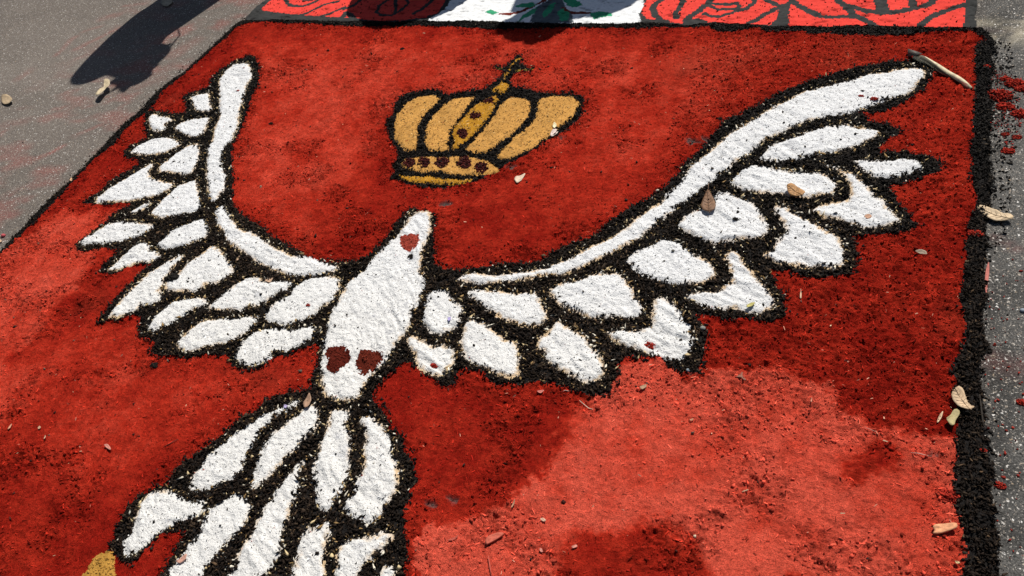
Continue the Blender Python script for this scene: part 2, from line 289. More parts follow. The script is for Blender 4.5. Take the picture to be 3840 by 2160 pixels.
# every white piece of the eagle: (kind, label or None, outline)
WHITE = [
 ('wing_bar', 'long white curved upper edge of the left wing', 'A 1590,600 1640,530 1700,480 1800,470 1830,530 1835,580 1800,620 1780,690 1760,780 1740,860 1740,920 1700,1020 1660,1060 1620,1100 1610,1200 1640,1260 1650,1320 1640,1400 1600,1440 F 1370,640 1300,610 1290,500 1275,400 1285,250 1295,150 1330,90 A 1560,970 1600,860 1600,760 1600,680'),
 ('wing_bar', 'white lower edge of the left wing running down to the neck', 'F 1370,700 1420,680 1460,740 1530,820 1580,900 1700,920 G 1600,60 1640,90 1760,140 1830,180 1900,160 2000,190 2080,225 2180,250 2230,270 2210,310 2060,330 1900,345 1780,330 1640,290 1550,240 1440,180 1330,110 1250,50 1210,0 F 1400,890 1370,800'),
 ('feather', None, 'A 1375,725 1450,700 1530,690 1540,760 1555,820 1500,830 1430,820 1400,760'),
 ('feather', None, 'A 1095,850 1130,840 1200,865 1270,875 1250,900 1210,910 1220,960 1160,975 1100,950 1085,900'),
 ('feather', None, 'A 1270,940 1330,900 1450,870 1525,870 1520,930 1480,990 1410,1015 1340,990 1290,965'),
 ('feather', None, 'A 950,1125 1020,1070 1090,1030 1200,1010 1290,1030 1330,1060 1280,1090 1200,1130 1100,1145 1000,1140'),
 ('feather', None, 'A 1150,1240 1220,1180 1300,1120 1380,1070 1450,1060 1460,1120 1440,1200 1400,1270 1330,1285 1230,1265 1170,1260'),
 ('feather', None, 'F 260,655 320,580 400,520 500,460 600,400 700,340 780,290 800,320 760,370 760,420 830,450 920,465 1010,480 940,530 850,580 700,620 550,640 400,640'),
 ('feather', None, 'F 760,760 850,660 950,560 1030,490 1120,460 1200,430 1180,480 1220,540 1220,640 1230,700 1150,740 1000,770 920,790 850,780'),
 ('feather', None, 'F 590,745 640,700 720,660 790,640 770,680 680,720 620,755'),
 ('feather', None, 'F 120,1020 200,960 300,900 370,850 460,830 600,830 750,840 815,850 760,910 650,960 500,1000 350,1020 220,1030'),
 ('feather', None, 'F 820,1040 900,980 960,910 1050,870 1150,830 1260,780 1270,860 1310,920 1250,990 1150,1020 1000,1050 900,1070'),
 ('feather', None, 'G 140,295 230,220 300,150 400,70 470,40 520,60 520,120 590,130 640,170 580,210 500,220 440,215 380,240 280,280 200,300'),
 ('feather', None, 'G 145,735 200,650 260,580 330,500 430,400 520,320 620,260 720,200 840,150 830,190 760,240 720,310 670,370 640,440 600,500 640,540 560,600 480,610 440,600 430,660 350,690 250,720'),
 ('feather', None, 'G 660,470 670,400 760,360 800,310 900,210 1020,130 1110,65 1170,130 1230,210 1290,300 1230,370 1130,430 1060,400 1000,460 880,495 760,490'),
 ('feather', None, 'G 1060,620 1130,560 1240,470 1360,390 1440,350 1530,370 1560,400 1680,400 1800,395 1820,430 1760,460 1690,480 1600,560 1480,630 1330,660 1150,660 1070,650'),
 ('feather', None, 'G 1560,720 1610,620 1700,560 1800,520 1860,430 1960,370 2200,350 2250,400 2230,480 2190,570 2080,630 2000,710 1880,760 1730,790 1620,760'),
 ('feather', None, 'G 530,855 510,790 560,730 650,650 740,580 850,560 960,545 1040,550 1040,610 950,640 850,690 750,760 650,810'),
 ('feather', None, 'G 760,940 850,880 930,800 1010,750 1150,745 1300,745 1400,710 1500,730 1490,770 1430,820 1360,890 1270,930 1150,960 1050,990 930,1020 840,1030 790,1000'),
 ('feather', None, 'G 1320,1100 1320,1000 1400,920 1520,840 1700,830 1820,850 1950,800 2040,830 2010,900 1880,970 1770,1025 1690,1000 1640,1040 1600,1110 1510,1150 1400,1165 1370,1130'),
 ('body', 'long white body and neck of the eagle narrowing to the beak', 'H 830,190 860,130 920,105 1010,115 1005,180 1000,250 970,300 940,380 930,450 935,540 965,640 940,700 910,770 870,840 860,920 820,980 770,1040 720,1110 660,1200 600,1270 540,1340 505,1387 L 840,200 770,220 680,210 610,180 610,90 H 200,1250 215,1150 230,1100 240,1010 260,920 290,820 350,720 400,630 470,570 540,530 570,460 640,390 700,330 770,280'),
 ('wing_bar', 'long white curved upper edge of the right wing', 'H 1190,610 1230,565 1330,548 1440,570 1560,560 1650,540 1760,530 1850,500 1932,480 I 520,190 600,140 700,90 790,50 J 0,960 100,900 180,830 270,760 360,710 400,650 470,590 530,500 610,410 690,350 790,260 880,200 960,150 1050,90 D 1437,1000 1600,930 1700,870 1850,830 E 150,810 250,780 400,750 500,700 650,690 750,660 870,650 960,640 1020,660 1020,700 990,760 930,830 850,890 700,930 580,970 450,1030 330,1060 200,1070 100,1095 0,1120 J 1340,150 1250,190 1170,230 1060,290 980,360 870,430 800,500 730,520 720,560 630,610 560,680 480,740 410,790 340,850 260,910 190,980 100,1020 I 820,160 700,220 600,270 480,300 350,320 240,340 150,360 50,380 H 1480,620 1350,630 1250,610'),
 ('feather', None, 'Q 300,410 310,370 370,310 500,260 600,220 700,185 850,165 930,150 1000,180 1100,180 1170,210 1140,240 1050,280 980,320 850,350 700,370 550,400 400,410'),
 ('feather', None, 'Q 970,415 1050,410 1200,415 1330,400 1400,420 1475,455 1400,490 1300,520 1200,535 1120,540 1080,500 1000,470'),
 ('feather', None, 'Q 80,580 120,520 180,470 240,450 370,470 500,490 600,510 700,500 800,540 850,590 820,650 720,670 600,685 450,660 300,640 200,620 120,600'),
 ('feather', None, 'Q 750,445 830,450 900,500 980,520 1030,560 1080,620 1110,680 1180,710 1210,770 1280,820 1300,855 1200,880 1100,900 980,885 860,840 740,820 660,770 720,740 830,720 930,700 955,650 940,570 880,520 830,480'),
 ('feather', None, 'J 740,650 840,640 900,690 1000,720 1050,760 1070,820 1130,870 1130,930 1060,980 950,985 830,990 720,1020 640,970 550,930 480,890 500,840 560,790 640,770 740,730'),
 ('feather', None, 'J 1150,745 1230,740 1290,790 1380,830 1450,870 1530,930 1610,950 1640,1020 1670,1070 1660,1170 1560,1195 1400,1180 1250,1165 1130,1130 1080,1095 1180,1040 1200,980 1250,950 1240,880 1180,800'),
 ('feather', None, 'I 1010,200 1080,130 1200,80 1300,25 1420,50 1480,90 1560,150 1650,180 1720,230 1750,330 1680,370 1560,395 1400,385 1250,350 1150,330 1060,270'),
 ('feather', None, 'I 1820,160 1880,115 1950,150 2000,240 2060,310 2110,380 2170,430 2229,520 2215,580 2150,620 2050,635 1900,600 1750,590 1620,560 1540,530 1500,490 1600,460 1750,460 1850,400 1890,370 1880,300 1850,220'),
 ('feather', None, 'I 360,450 420,400 520,380 620,350 720,310 850,300 950,320 1000,380 1060,440 1060,500 1120,560 1150,630 1080,680 950,680 830,660 720,690 620,640 520,600 450,560 380,500'),
 ('feather', None, 'I 1240,530 1310,505 1400,550 1440,630 1470,720 1530,740 1510,800 1560,830 1540,900 1540,950 1450,1010 1350,1010 1220,980 1100,930 1000,920 900,860 850,790 950,785 1100,780 1180,760 1230,740 1220,660 1240,600'),
 ('feather', None, 'I 280,840 360,800 380,730 430,705 520,760 580,800 680,850 720,920 790,980 820,1060 820,1150 780,1200 700,1210 580,1180 500,1130 400,1080 330,1020 340,950 260,920'),
 ('feather', None, 'H 1270,690 1350,680 1480,680 1590,710 1700,690 1780,690 1800,760 1840,840 1820,900 1720,940 1640,930 1550,900 1450,840 1370,780 1300,740'),
 ('feather', None, 'H 1260,910 1300,880 1380,910 1450,970 1540,1030 1640,1060 1640,1150 1630,1290 1570,1310 1480,1280 1380,1240 1290,1200 1230,1120 1220,1050 1240,970'),
 ('feather', None, 'H 990,690 1070,670 1130,690 1160,740 1240,800 1210,860 1210,920 1150,970 1050,1000 990,960 950,900 960,850 970,780'),
 ('feather', None, 'H 840,1010 900,1010 960,1040 1020,1080 1090,1070 1140,1100 1170,1120 1170,1200 1120,1240 1090,1290 1030,1290 980,1260 930,1230 900,1180 880,1120 840,1070'),
 ('tail_feather', None, 'K 800,830 830,740 880,690 920,610 1020,540 1100,470 1200,410 1300,330 1440,280 1500,240 1580,200 1560,240 1400,320 1340,390 1270,470 1240,540 1190,610 1170,690 1120,760 1040,780 960,830 870,855'),
 ('tail_feather', None, 'K 1590,290 1670,240 1720,270 1720,350 1680,440 1600,500 1550,570 1490,610 1420,690 1350,760 1280,830 1230,850 1260,760 1280,650 1330,540 1380,450 1480,390'),
 ('tail_feather', None, 'L 660,280 760,270 790,310 770,400 800,480 800,600 800,700 760,780 740,870 680,930 650,1000 600,990 560,930 550,800 540,700 570,600 590,500 640,430 650,350'),
 ('tail_feather', None, 'L 880,320 960,330 1010,370 1060,430 1080,530 1100,620 1140,680 1150,770 1120,870 1050,950 1000,1040 960,1100 900,1080 850,1030 760,1010 770,930 830,880 850,780 900,680 910,560 910,450'),
 ('tail_feather', None, 'L 480,640 440,720 440,800 430,870 370,970 350,1080 310,1170 310,1290 240,1400 200,1449 170,1650 -120,1650 -44,1449 -14,1380 6,1290 96,1180 156,1050 196,970 256,890 326,770 416,680'),
 ('claw', 'white hooked claw beside the ochre foot', 'K 340,1290 350,1200 400,1120 430,1000 480,900 570,860 650,855 720,890 780,930 900,940 900,1000 860,1050 770,1050 700,1090 640,1130 570,1170 500,1240 430,1290 370,1310'),
 ('tail_feather', None, 'K 1030,940 1100,880 1180,900 1230,960 1200,1070 1170,1140 1080,1210 1000,1300 900,1390 880,1449 860,1650 540,1650 640,1449 700,1370 800,1270 860,1180 920,1080 950,1000'),
 ('tail_feather', None, 'L 470,1130 560,1110 650,1080 660,1150 640,1220 620,1340 620,1449 600,1650 350,1650 390,1449 420,1340 440,1230'),
 ('tail_feather', None, 'L 740,1230 850,1190 970,1180 1060,1150 1110,1180 1060,1240 1000,1290 920,1360 880,1400 860,1449 820,1560 690,1560 680,1449 700,1380 700,1290'),
 ('tail_feather', None, 'L 1020,1430 1080,1390 1120,1400 1110,1600 980,1600'),
]
PATCH = [('head_patch', 'salmon red patch on the head of the eagle', 'H 780,290 860,275 930,280 920,330 880,380 830,400 790,380 780,330', (.42, .07, .045)),
         ('thigh_patch', 'dark maroon patch on the left thigh of the eagle', 'H 240,1110 300,1085 400,1090 430,1130 420,1190 360,1250 310,1290 260,1260 250,1180', (.13, .02, .012)),
         ('thigh_patch', 'dark maroon patch on the right thigh of the eagle', 'H 500,1105 600,1120 670,1120 650,1180 600,1250 520,1300 480,1270 470,1190', (.15, .025, .014))]
OCH = (.53, .27, .070); GLD = (.42, .20, .020)
CROWNP = [('crown_lobe', 'C 200,780 230,690 280,620 350,570 450,530 560,530 620,560 590,600 530,640 480,700 430,760 400,830 420,880 400,960 400,1030 300,1030 260,980 220,940 195,870', OCH),
          ('crown_lobe', 'C 500,790 560,700 640,620 720,560 820,540 940,540 890,600 840,660 790,730 740,790 690,850 680,930 680,1035 600,1030 500,1030 480,920 480,850', OCH),
          ('crown_arch', 'C 990,580 1050,540 1140,520 1130,580 1100,620 1090,680 1030,760 960,830 900,900 840,950 770,1010 720,1010 730,920 720,860 760,790 850,700 920,620', GLD),
          ('crown_lobe', 'C 1170,600 1250,540 1400,560 1430,640 1410,720 1350,790 1290,840 1230,900 1150,960 1080,1010 1020,1055 900,1045 830,1020 900,950 980,870 1060,770 1130,680', OCH),
          ('crown_lobe', 'C 1500,560 1620,530 1780,530 1880,590 1840,680 1790,740 1700,800 1620,880 1530,940 1440,1010 1330,1060 1200,1110 1120,1080 1160,1030 1240,960 1300,890 1400,820 1470,750 1500,680', OCH),
          ('crown_band', 'C 270,1110 350,1090 500,1085 700,1085 850,1090 980,1100 1080,1140 1145,1180 1120,1220 1040,1240 900,1245 820,1250 600,1220 450,1215 330,1200 260,1180', OCH),
          ('crown_rim', 'C 230,1230 330,1262 500,1262 650,1278 800,1290 900,1280 870,1312 780,1328 600,1328 450,1322 330,1302 250,1272', GLD),
          ('crown_orb', 'C 1050,475 1130,440 1160,405 1220,405 1240,430 1220,480 1180,515 1120,490', GLD)]
JEWEL = [(930, 715, 52, 32), (820, 880, 52, 38), (1060, 580, 50, 26), (335, 1140, 50, 42), (470, 1140, 55, 44), (635, 1135, 58, 50), (830, 1140, 66, 52), (990, 1180, 60, 44)]
MARO = (.075, .014, .012)

# ------------------------------------------------------------------ the near carpet: one height field cut into its pieces
xs = np.arange(-3.08, .42, .0037)
yl = [-.36]
while yl[-1] < 2.92:
    y = yl[-1]; yl.append(y + (.012 if y < 0 else .0032 + .0017 * min(max((y - .8) / 2, 0), 1)))
G = Grid(xs, np.array(yl), .0042, 3)
dOut = sdist(OUTER, G.WX, G.WY); dIn = sdist(INNER, G.WX, G.WY); dSil = np.full(G.X.shape, 9.0, np.float32); G.vd(SIL, dSil, .06)
dCr = np.full(G.X.shape, 9.0, np.float32); G.vd(CROWN, dCr, .06)
dW = np.full(G.X.shape, 9.0, np.float32); dG = dW.copy()
def cavg(a): return .25 * (a[:-1, :-1] + a[1:, :-1] + a[:-1, 1:] + a[1:, 1:])
RED, BORD, EOUT, COUT = 1, 2, 3, 4
G.id[cavg(dOut) < 0] = BORD; G.id[cavg(dIn) < 0] = RED
G.id[(cavg(dSil) < -.0050) & (G.id > 0)] = EOUT; G.id[(cavg(dCr) < -.0045) & (G.id > 0)] = COUT
pieces = []; k = 10
for kind, lab, spec in WHITE:
    P = chaikin(pts(spec)); G.vd(P, dW); G.cells(P, k, grow=.0038); pieces.append((k, kind, lab, 'W', P)); k += 1
kP = k
dP = np.full(G.X.shape, 9.0, np.float32)
for kind, lab, spec, c in PATCH:
    P = chaikin(pts(spec)); G.vd(P, dP); G.cells(P, k, grow=.0015, holes=.16); pieces.append((k, kind, lab, c, P)); k += 1
FOOT = pts('K 40,1449 90,1370 150,1310 220,1280 265,1330 270,1449 265,1700 -40,1700')
G.vd(FOOT, dG); G.cells(FOOT, k); pieces.append((k, 'foot', 'ochre yellow foot of the eagle', (.42, .22, .045), FOOT)); k += 1
kC = k
for kind, spec, c in CROWNP:
    P = chaikin(pts(spec)); G.vd(P, dG); G.cells(P, k, grow=.003); pieces.append((k, kind, None, c, P)); k += 1
for sp, wd in (('C 1170,400 1215,330 1240,290 1260,260 1325,190', .008),):
    P = pts(sp); G.vd(P, dG, line=wd); G.cells(P, k, line=wd, holes=.05); pieces.append((k, 'crown_cross', None, GLD, P)); k += 1
for sp in ('C 1105,280 1190,285', 'C 1290,298 1440,285'):
    P = pts(sp); G.cells(P, k, line=.005); pieces.append((k, 'crown_cross_arm', None, (.30, .20, .03), P)); k += 1
kJ = k
dJ = np.full(G.X.shape, 9.0, np.float32)
for cx, cy, rx, ry in JEWEL:
    P = pts('C ' + ' '.join('%f,%f' % (cx + rx * math.cos(a), cy + ry * math.sin(a)) for a in np.linspace(0, 2 * math.pi, 12, endpoint=False)))
    G.vd(P, dJ); G.cells(P, k, grow=.003, holes=.16); pieces.append((k, 'jewel', None, MARO, P)); k += 1

X, Y = G.X, G.Y
n_big = fbm(X, Y, 3.2, 3, 1); n_mid = fbm(X, Y, 22, 4, 2, .6); n_fin = fbm(X, Y, 95, 3, 4, .7); n_fib = fbm(X * .8, Y * 1.3, 50, 3, 6, .65)
clump = smooth(.0, .55, fbm(X, Y, 7, 3, 3))                            # places where the red lies loose and lumpy
pit = smooth(.34, .62, fbm(X, Y, 40, 2, 5, .6)) * clump
dO_ = np.minimum(np.minimum(dSil, dCr), -dIn); nearO = smooth(.10, .0, dO_) * smooth(-.5, .2, n_big)
clump = np.maximum(clump, .8 * nearO); clump = np.maximum(clump, .85 * smooth(-.75, -.4, X) * smooth(.9, 1.2, Y))
pit = smooth(.20, .50, fbm(X, Y, 42, 3, 5, .75)) * clump
n_gr = fbm(X, Y, 130, 2, 1, .9)
crev = 1 - np.abs(fbm(X * .75 + .2 * Y, Y * 1.1 - .2 * X, 30, 4, 3, .7)) * 3.2
crev = np.clip(crev, 0, 1) ** 2 * smooth(-.35, .45, fbm(X, Y, 6, 4, 0, .6) + .9 * clump - .3)
strk = fbm(X * .9 + Y * .35, Y * 3.2 - X * .6, 7, 4, 2, .6)
hR = .012 + .0030 * strk + .003 * n_big + .0030 * n_mid * (.4 + 1.3 * clump) + .0026 * n_fin * (.6 + 2.0 * clump) + .0016 * n_fib * (.5 + clump) + .0019 * n_gr * (.8 + 1.3 * clump) - .0055 * pit - .0050 * crev
ridge = fbm(X * .9 + .4 * Y, Y * 2.6 - .5 * X, 16, 3, 7, .6)
inW = smooth(.002, -.014, dW)
hB = .011 + .004 * n_mid + .0034 * n_fin + .003 * n_fib
wv = .10 * fbm(X, Y, 2.2, 3, 5); sl_ = np.where(X > -1.75, .55, .15)
ridge = fbm(X * .8 + .3 * Y, 2.5 * (Y + sl_ * (X + 1.75) * smooth(-1.75, -1.4, X) + wv), 14, 4, 7, .65) * (.25 + 1.1 * smooth(-.3, .5, fbm(X, Y, 4, 2, 3)))
lumps = fbm(X, Y, 30, 4, 1, .7)
hW = .0115 + .0045 * inW + (.0080 * ridge + .0042 * lumps + .0024 * n_fin + .0013 * n_gr - .004 * smooth(.42, .6, np.abs(ridge) * .6 + .4 * lumps)) * (.3 + .7 * inW)
hGd = .012 + .003 * smooth(.0, -.012, dG) + .0012 * n_mid + .0012 * n_fin
isW = smooth(.004, -.004, dW); isG = smooth(.004, -.004, np.minimum(dG, dJ)); isB = smooth(.006, -.004, np.minimum(np.minimum(dSil, dCr), -dIn))
Z = hR * (1 - isB) + hB * isB; Z = Z * (1 - isG) + hGd * isG; Z = Z * (1 - isW) + hW * isW
edge = smooth(.0, -.022, dOut); Z = np.maximum(.0015, Z * (.12 + .88 * edge))
bald = np.zeros(X.shape)                                               # thin spots where the asphalt shows
for spec in ('H 1060,45 1110,25 1160,45 1110,65', 'D 650,1290 700,1270 790,1310 690,1320', 'L 1350,940 1390,935 1400,970 1360,975', 'L 1500,900 1540,915 1530,945', 'N 1220,580 1260,590 1240,610', 'M 1350,20 1330,5 1300,0', 'C 1690,890 1730,900 1700,920', 'C 1200,1165 1290,1155 1260,1185', 'X 2630,520 2690,530 2660,545'):
    P = pts(spec); a, b = G.sl(P, .05); bald[a, b] = np.maximum(bald[a, b], smooth(.008, -.006, sdist(P, G.WX[a, b] + .6 * (G.WX[a, b] - X[a, b]), G.WY[a, b])))
Z = Z * (1 - .7 * bald)

# colours
def soft(spec, wd):
    P = pts(spec); return smooth(wd, -wd, sdist(P, X + fbm(X, Y, 8, 6, 2, .75) * .085, Y + fbm(X, Y, 8, 6, 4, .75) * .085))
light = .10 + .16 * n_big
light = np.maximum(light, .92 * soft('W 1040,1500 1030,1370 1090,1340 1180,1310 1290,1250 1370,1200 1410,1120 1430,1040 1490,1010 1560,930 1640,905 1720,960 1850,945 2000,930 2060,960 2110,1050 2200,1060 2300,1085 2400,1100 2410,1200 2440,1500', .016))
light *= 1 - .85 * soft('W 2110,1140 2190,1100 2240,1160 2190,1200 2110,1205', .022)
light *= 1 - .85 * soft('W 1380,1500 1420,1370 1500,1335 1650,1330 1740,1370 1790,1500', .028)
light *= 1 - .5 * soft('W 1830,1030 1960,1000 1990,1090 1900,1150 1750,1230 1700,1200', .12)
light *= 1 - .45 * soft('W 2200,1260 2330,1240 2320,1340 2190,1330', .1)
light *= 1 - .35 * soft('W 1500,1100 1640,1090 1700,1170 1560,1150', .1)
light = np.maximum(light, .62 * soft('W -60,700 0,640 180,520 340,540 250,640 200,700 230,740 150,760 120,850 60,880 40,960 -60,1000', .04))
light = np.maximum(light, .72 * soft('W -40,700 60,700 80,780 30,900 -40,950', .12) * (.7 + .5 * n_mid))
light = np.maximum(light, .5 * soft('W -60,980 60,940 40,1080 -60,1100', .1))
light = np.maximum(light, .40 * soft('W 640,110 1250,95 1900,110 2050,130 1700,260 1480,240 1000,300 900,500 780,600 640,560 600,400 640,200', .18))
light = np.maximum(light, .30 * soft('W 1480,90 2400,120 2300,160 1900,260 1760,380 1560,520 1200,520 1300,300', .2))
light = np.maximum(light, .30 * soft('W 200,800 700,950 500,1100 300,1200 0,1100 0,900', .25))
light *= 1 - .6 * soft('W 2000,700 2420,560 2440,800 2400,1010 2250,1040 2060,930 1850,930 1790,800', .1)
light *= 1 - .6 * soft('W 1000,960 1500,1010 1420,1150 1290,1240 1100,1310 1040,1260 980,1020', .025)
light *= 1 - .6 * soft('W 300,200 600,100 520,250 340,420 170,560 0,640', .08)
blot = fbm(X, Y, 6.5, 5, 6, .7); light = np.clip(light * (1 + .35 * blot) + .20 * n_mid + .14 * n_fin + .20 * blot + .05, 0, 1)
def ramp(t, stops):
    t = t[..., None]; r = np.array(stops[0][1]) * np.ones(t.shape)
    for (a, ca), (b, cb) in zip(stops[:-1], stops[1:]):
        f = np.clip((t - a) / (b - a), 0, 1); r = np.where(t >= a, np.array(ca) * (1 - f) + np.array(cb) * f, r)
    return r
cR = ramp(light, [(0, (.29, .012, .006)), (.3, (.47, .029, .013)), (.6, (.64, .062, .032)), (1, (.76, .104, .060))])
dustbrown = smooth(.35, .8, fbm(X, Y, 3.1, 4, 6)) * .35
cR = cR * (1 - dustbrown[..., None]) + dustbrown[..., None] * np.array([.26, .04, .02])
cR *= (1 - .30 * pit - .30 * crev)[..., None] * (1 + .22 * n_fib + .30 * n_gr)[..., None]  # shade of the pits and crevices deepened in the red itself
grey = np.array([.12, .10, .09]); cR = cR * (1 - bald[..., None]) + grey * bald[..., None]
# white with the yellow stain along its rim, stronger in some places
stn = smooth(-.010, .002, dW + .008 * n_mid + .004 * n_fin) * smooth(-.15, .40, fbm(X, Y, 5, 2, 1) + .25 + .3 * n_mid)
cWh = np.array([.80, .795, .785]) * (1 + .05 * n_mid + .03 * ridge)[..., None]
warm_ = smooth(1.6, .9, Y)[..., None]; cWh = cWh * (1 - warm_ * np.array([0, .018, .055]))
cWh = cWh * (1 - .8 * stn[..., None]) + .8 * stn[..., None] * np.array([.68, .43, .18])
gr = smooth(.28, .7, fbm(X, Y, 45, 4, 0, .8) * (.6 + .8 * smooth(-.4, .5, fbm(X, Y, 5, 2, 4)))) * .62; cWh = cWh * (1 - gr[..., None]) + gr[..., None] * np.array([.5, .5, .52])
cBk = np.array([.012, .010, .009]) * (1 + .5 * n_fin)[..., None]
mixin = smooth(.010, .0, dW) * smooth(.0, .5, fbm(X, Y, 70, 3, 2, .7)) * .6
cBk = cBk * (1 - mixin[..., None]) + mixin[..., None] * np.array([.40, .30, .16])

def build_region(g, k, name, m, parent, colfield, Zf, sm=True):
    ys_, xs_ = np.nonzero(g.id == k)
    if len(ys_) == 0: return None
    v00 = ys_ * g.nx + xs_
    q = np.stack([v00, v00 + 1, v00 + 1 + g.nx, v00 + g.nx], -1)
    u, inv = np.unique(q.ravel(), return_inverse=True)
    co = np.stack([g.X.ravel()[u], g.Y.ravel()[u], Zf.ravel()[u]], -1)
    cf = colfield.reshape(-1, 3)[u] if colfield.ndim == 3 else np.tile(colfield, (len(u), 1))
    return mesh_from(name, co, inv.reshape(-1, 4), m, parent, cf, sm)

carpet = empty('sawdust_carpet', 'large red sawdust carpet edged with black shavings lying on the asphalt', 'sawdust carpet')
eagle = empty('eagle_figure', 'white eagle of sawdust with spread wings outlined in black shavings', 'eagle figure')
crown = empty('crown_figure', 'golden crown of ochre sawdust with dark red jewels above the eagle', 'crown figure')
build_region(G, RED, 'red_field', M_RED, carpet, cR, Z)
build_region(G, BORD, 'black_border', M_DARK, carpet, cBk, Z)
build_region(G, EOUT, 'outline_bed', M_DARK, eagle, cBk, Z)
build_region(G, COUT, 'outline_bed', M_DARK, crown, cBk, Z)
for kk, kind, lab, c, P in pieces:
    if isinstance(c, str): o = build_region(G, kk, kind, M_WHITE, eagle, cWh, Z)
    else:
        cf = np.array(c) * (1 + .24 * n_mid + .20 * n_fin + .14 * n_gr)[..., None]
        par = eagle if kk < kC else crown
        o = build_region(G, kk, kind, M_GOLD if kk >= kC and kk < kJ or kind == 'foot' else M_RED, par, cf, Z)
    if o is not None and lab: o['label'] = lab

# ------------------------------------------------------------------ flakes and crumbs
def sample_cells(g, mask, density):
    ys_, xs_ = np.nonzero(mask)
    ax_ = (g.xs[xs_ + 1] - g.xs[xs_]) * (g.ys[ys_ + 1] - g.ys[ys_]); n = RNG.poisson(ax_ * density)
    ys_ = np.repeat(ys_, n); xs_ = np.repeat(xs_, n); m = len(ys_)
    fx = RNG.random(m); fy = RNG.random(m)
    px = g.xs[xs_] + fx * (g.xs[xs_ + 1] - g.xs[xs_]); py = g.ys[ys_] + fy * (g.ys[ys_ + 1] - g.ys[ys_])
    return px, py, ys_, xs_
OCTV = np.array([[1, 0, 0], [-1, 0, 0], [0, 1, 0], [0, -1, 0], [0, 0, 1], [0, 0, -1]], float)
OCTF = np.array([[0, 2, 4], [2, 1, 4], [1, 3, 4], [3, 0, 4], [2, 0, 5], [1, 2, 5], [3, 1, 5], [0, 3, 5]])
QV = np.array([[-1, -.5, 0], [1, -.4, .0], [.8, .5, .25], [-1, .4, .1]], float); QF = np.array([[0, 1, 2, 3]])
def chips(name, x, y, z, size, flat, col, m, parent=None, tmpl=(OCTV, OCTF), tilt=.6, elong=1.5):
    n = len(x); V, Fc = tmpl
    s = size * np.clip(np.exp(RNG.normal(0, .48, n) - .06), .3, 1.75); sc = np.stack([s * elong ** RNG.uniform(0, 1, n), s * RNG.uniform(.45, .9, n), s * flat * RNG.uniform(.6, 1.3, n)], -1)
    v = V[None] * (1 + RNG.uniform(-.35, .35, (n, len(V), 3))) * sc[:, None, :] + RNG.normal(0, .12, (n, len(V), 3)) * s[:, None, None] * min(flat * 2, 1)
    a = RNG.uniform(0, 2 * math.pi, n); ca, sa = np.cos(a), np.sin(a)
    t = RNG.normal(0, tilt, n); ct, st = np.cos(t), np.sin(t)
    y1 = v[..., 1] * ct[:, None] - v[..., 2] * st[:, None]; z1 = v[..., 1] * st[:, None] + v[..., 2] * ct[:, None]
    t = RNG.normal(0, tilt, n); ct, st = np.cos(t), np.sin(t)
    x1 = v[..., 0] * ct[:, None] + z1 * st[:, None]; z2 = -v[..., 0] * st[:, None] + z1 * ct[:, None]
    x2 = x1 * ca[:, None] - y1 * sa[:, None]; y2 = x1 * sa[:, None] + y1 * ca[:, None]
    co = np.stack([x2 + x[:, None], y2 + y[:, None], z2 + z[:, None]], -1).reshape(-1, 3)
    fc = (Fc[None] + (np.arange(n) * len(V))[:, None, None]).reshape(-1, Fc.shape[1])
    o = mesh_from(name, co, fc, m, parent, np.repeat(col, len(V), 0)); o['kind'] = 'stuff'; return o
def colmix(n, cols, p):
    c = np.array(cols)[RNG.choice(len(cols), n, p=p)]; return c * RNG.uniform(.7, 1.35, (n, 1))
BK = [(.007, .0055, .0045), (.013, .010, .008), (.028, .022, .016), (.075, .055, .036)]; BP = [.46, .36, .15, .03]
def flake_layer(name, mask, parent, dens, size, near_white=True):
    x, y, iy, ix = sample_cells(G, mask, dens); z = Z[iy, ix]
    d = dW[iy, ix]; c = colmix(len(x), BK, BP)
    c = c * (1 + smooth(2.2, 1.2, y)[:, None] * np.array([.75, .45, .22])) * .85 * (1 + .5 * fbm(x, y, 7, 3, 2)[:, None])
    cream = (RNG.random(len(x)) < .34 * smooth(.016, .0, d) + .03 * smooth(.1, 0, d)) if near_white else np.zeros(len(x), bool)
    c[cream] = colmix(cream.sum(), [(.52, .40, .22), (.66, .60, .48), (.30, .19, .08)], [.4, .3, .3])
    jt = .0042 if near_white else .0030; x = x + RNG.normal(0, jt, len(x)); y = y + RNG.normal(0, jt, len(x))
    return chips(name, x, y, z + RNG.uniform(.000, .006, len(x)), size, .26, c, M_CHIP, parent, tilt=.7, elong=2.2)
flake_layer('black_shavings', G.id == EOUT, eagle, 60000, .0038)
flake_layer('black_shavings', G.id == COUT, crown, 60000, .0034, False)
flake_layer('border_shavings', (G.id == BORD) & (G.Y[:-1, :-1] > -.0), carpet, 70000, .0032, False)
# red flakes: darker, lighter and pale splinters
vis = G.Y[:-1, :-1] > .02
x, y, iy, ix = sample_cells(G, (G.id == RED) & vis, 13000)
cl = clump[iy, ix]; keep = RNG.random(len(x)) < .45 + .55 * cl; x, y, iy, ix = x[keep], y[keep], iy[keep], ix[keep]
cc = cR[iy, ix] * np.array([.25, .55, 1.0, 1.3, 1.5])[RNG.choice(5, len(x), p=[.18, .26, .28, .20, .08])][:, None]
pale = RNG.random(len(x)) < .018; cc[pale] = colmix(pale.sum(), [(.62, .30, .20), (.66, .48, .30), (.5, .16, .1)], [.4, .25, .35])
chips('red_sawdust_flakes', x, y, Z[iy, ix] + .0006, .0021, .3, np.clip(cc, 0, .9), M_FLAKE, carpet, (QV, QF), .45, 2.4)
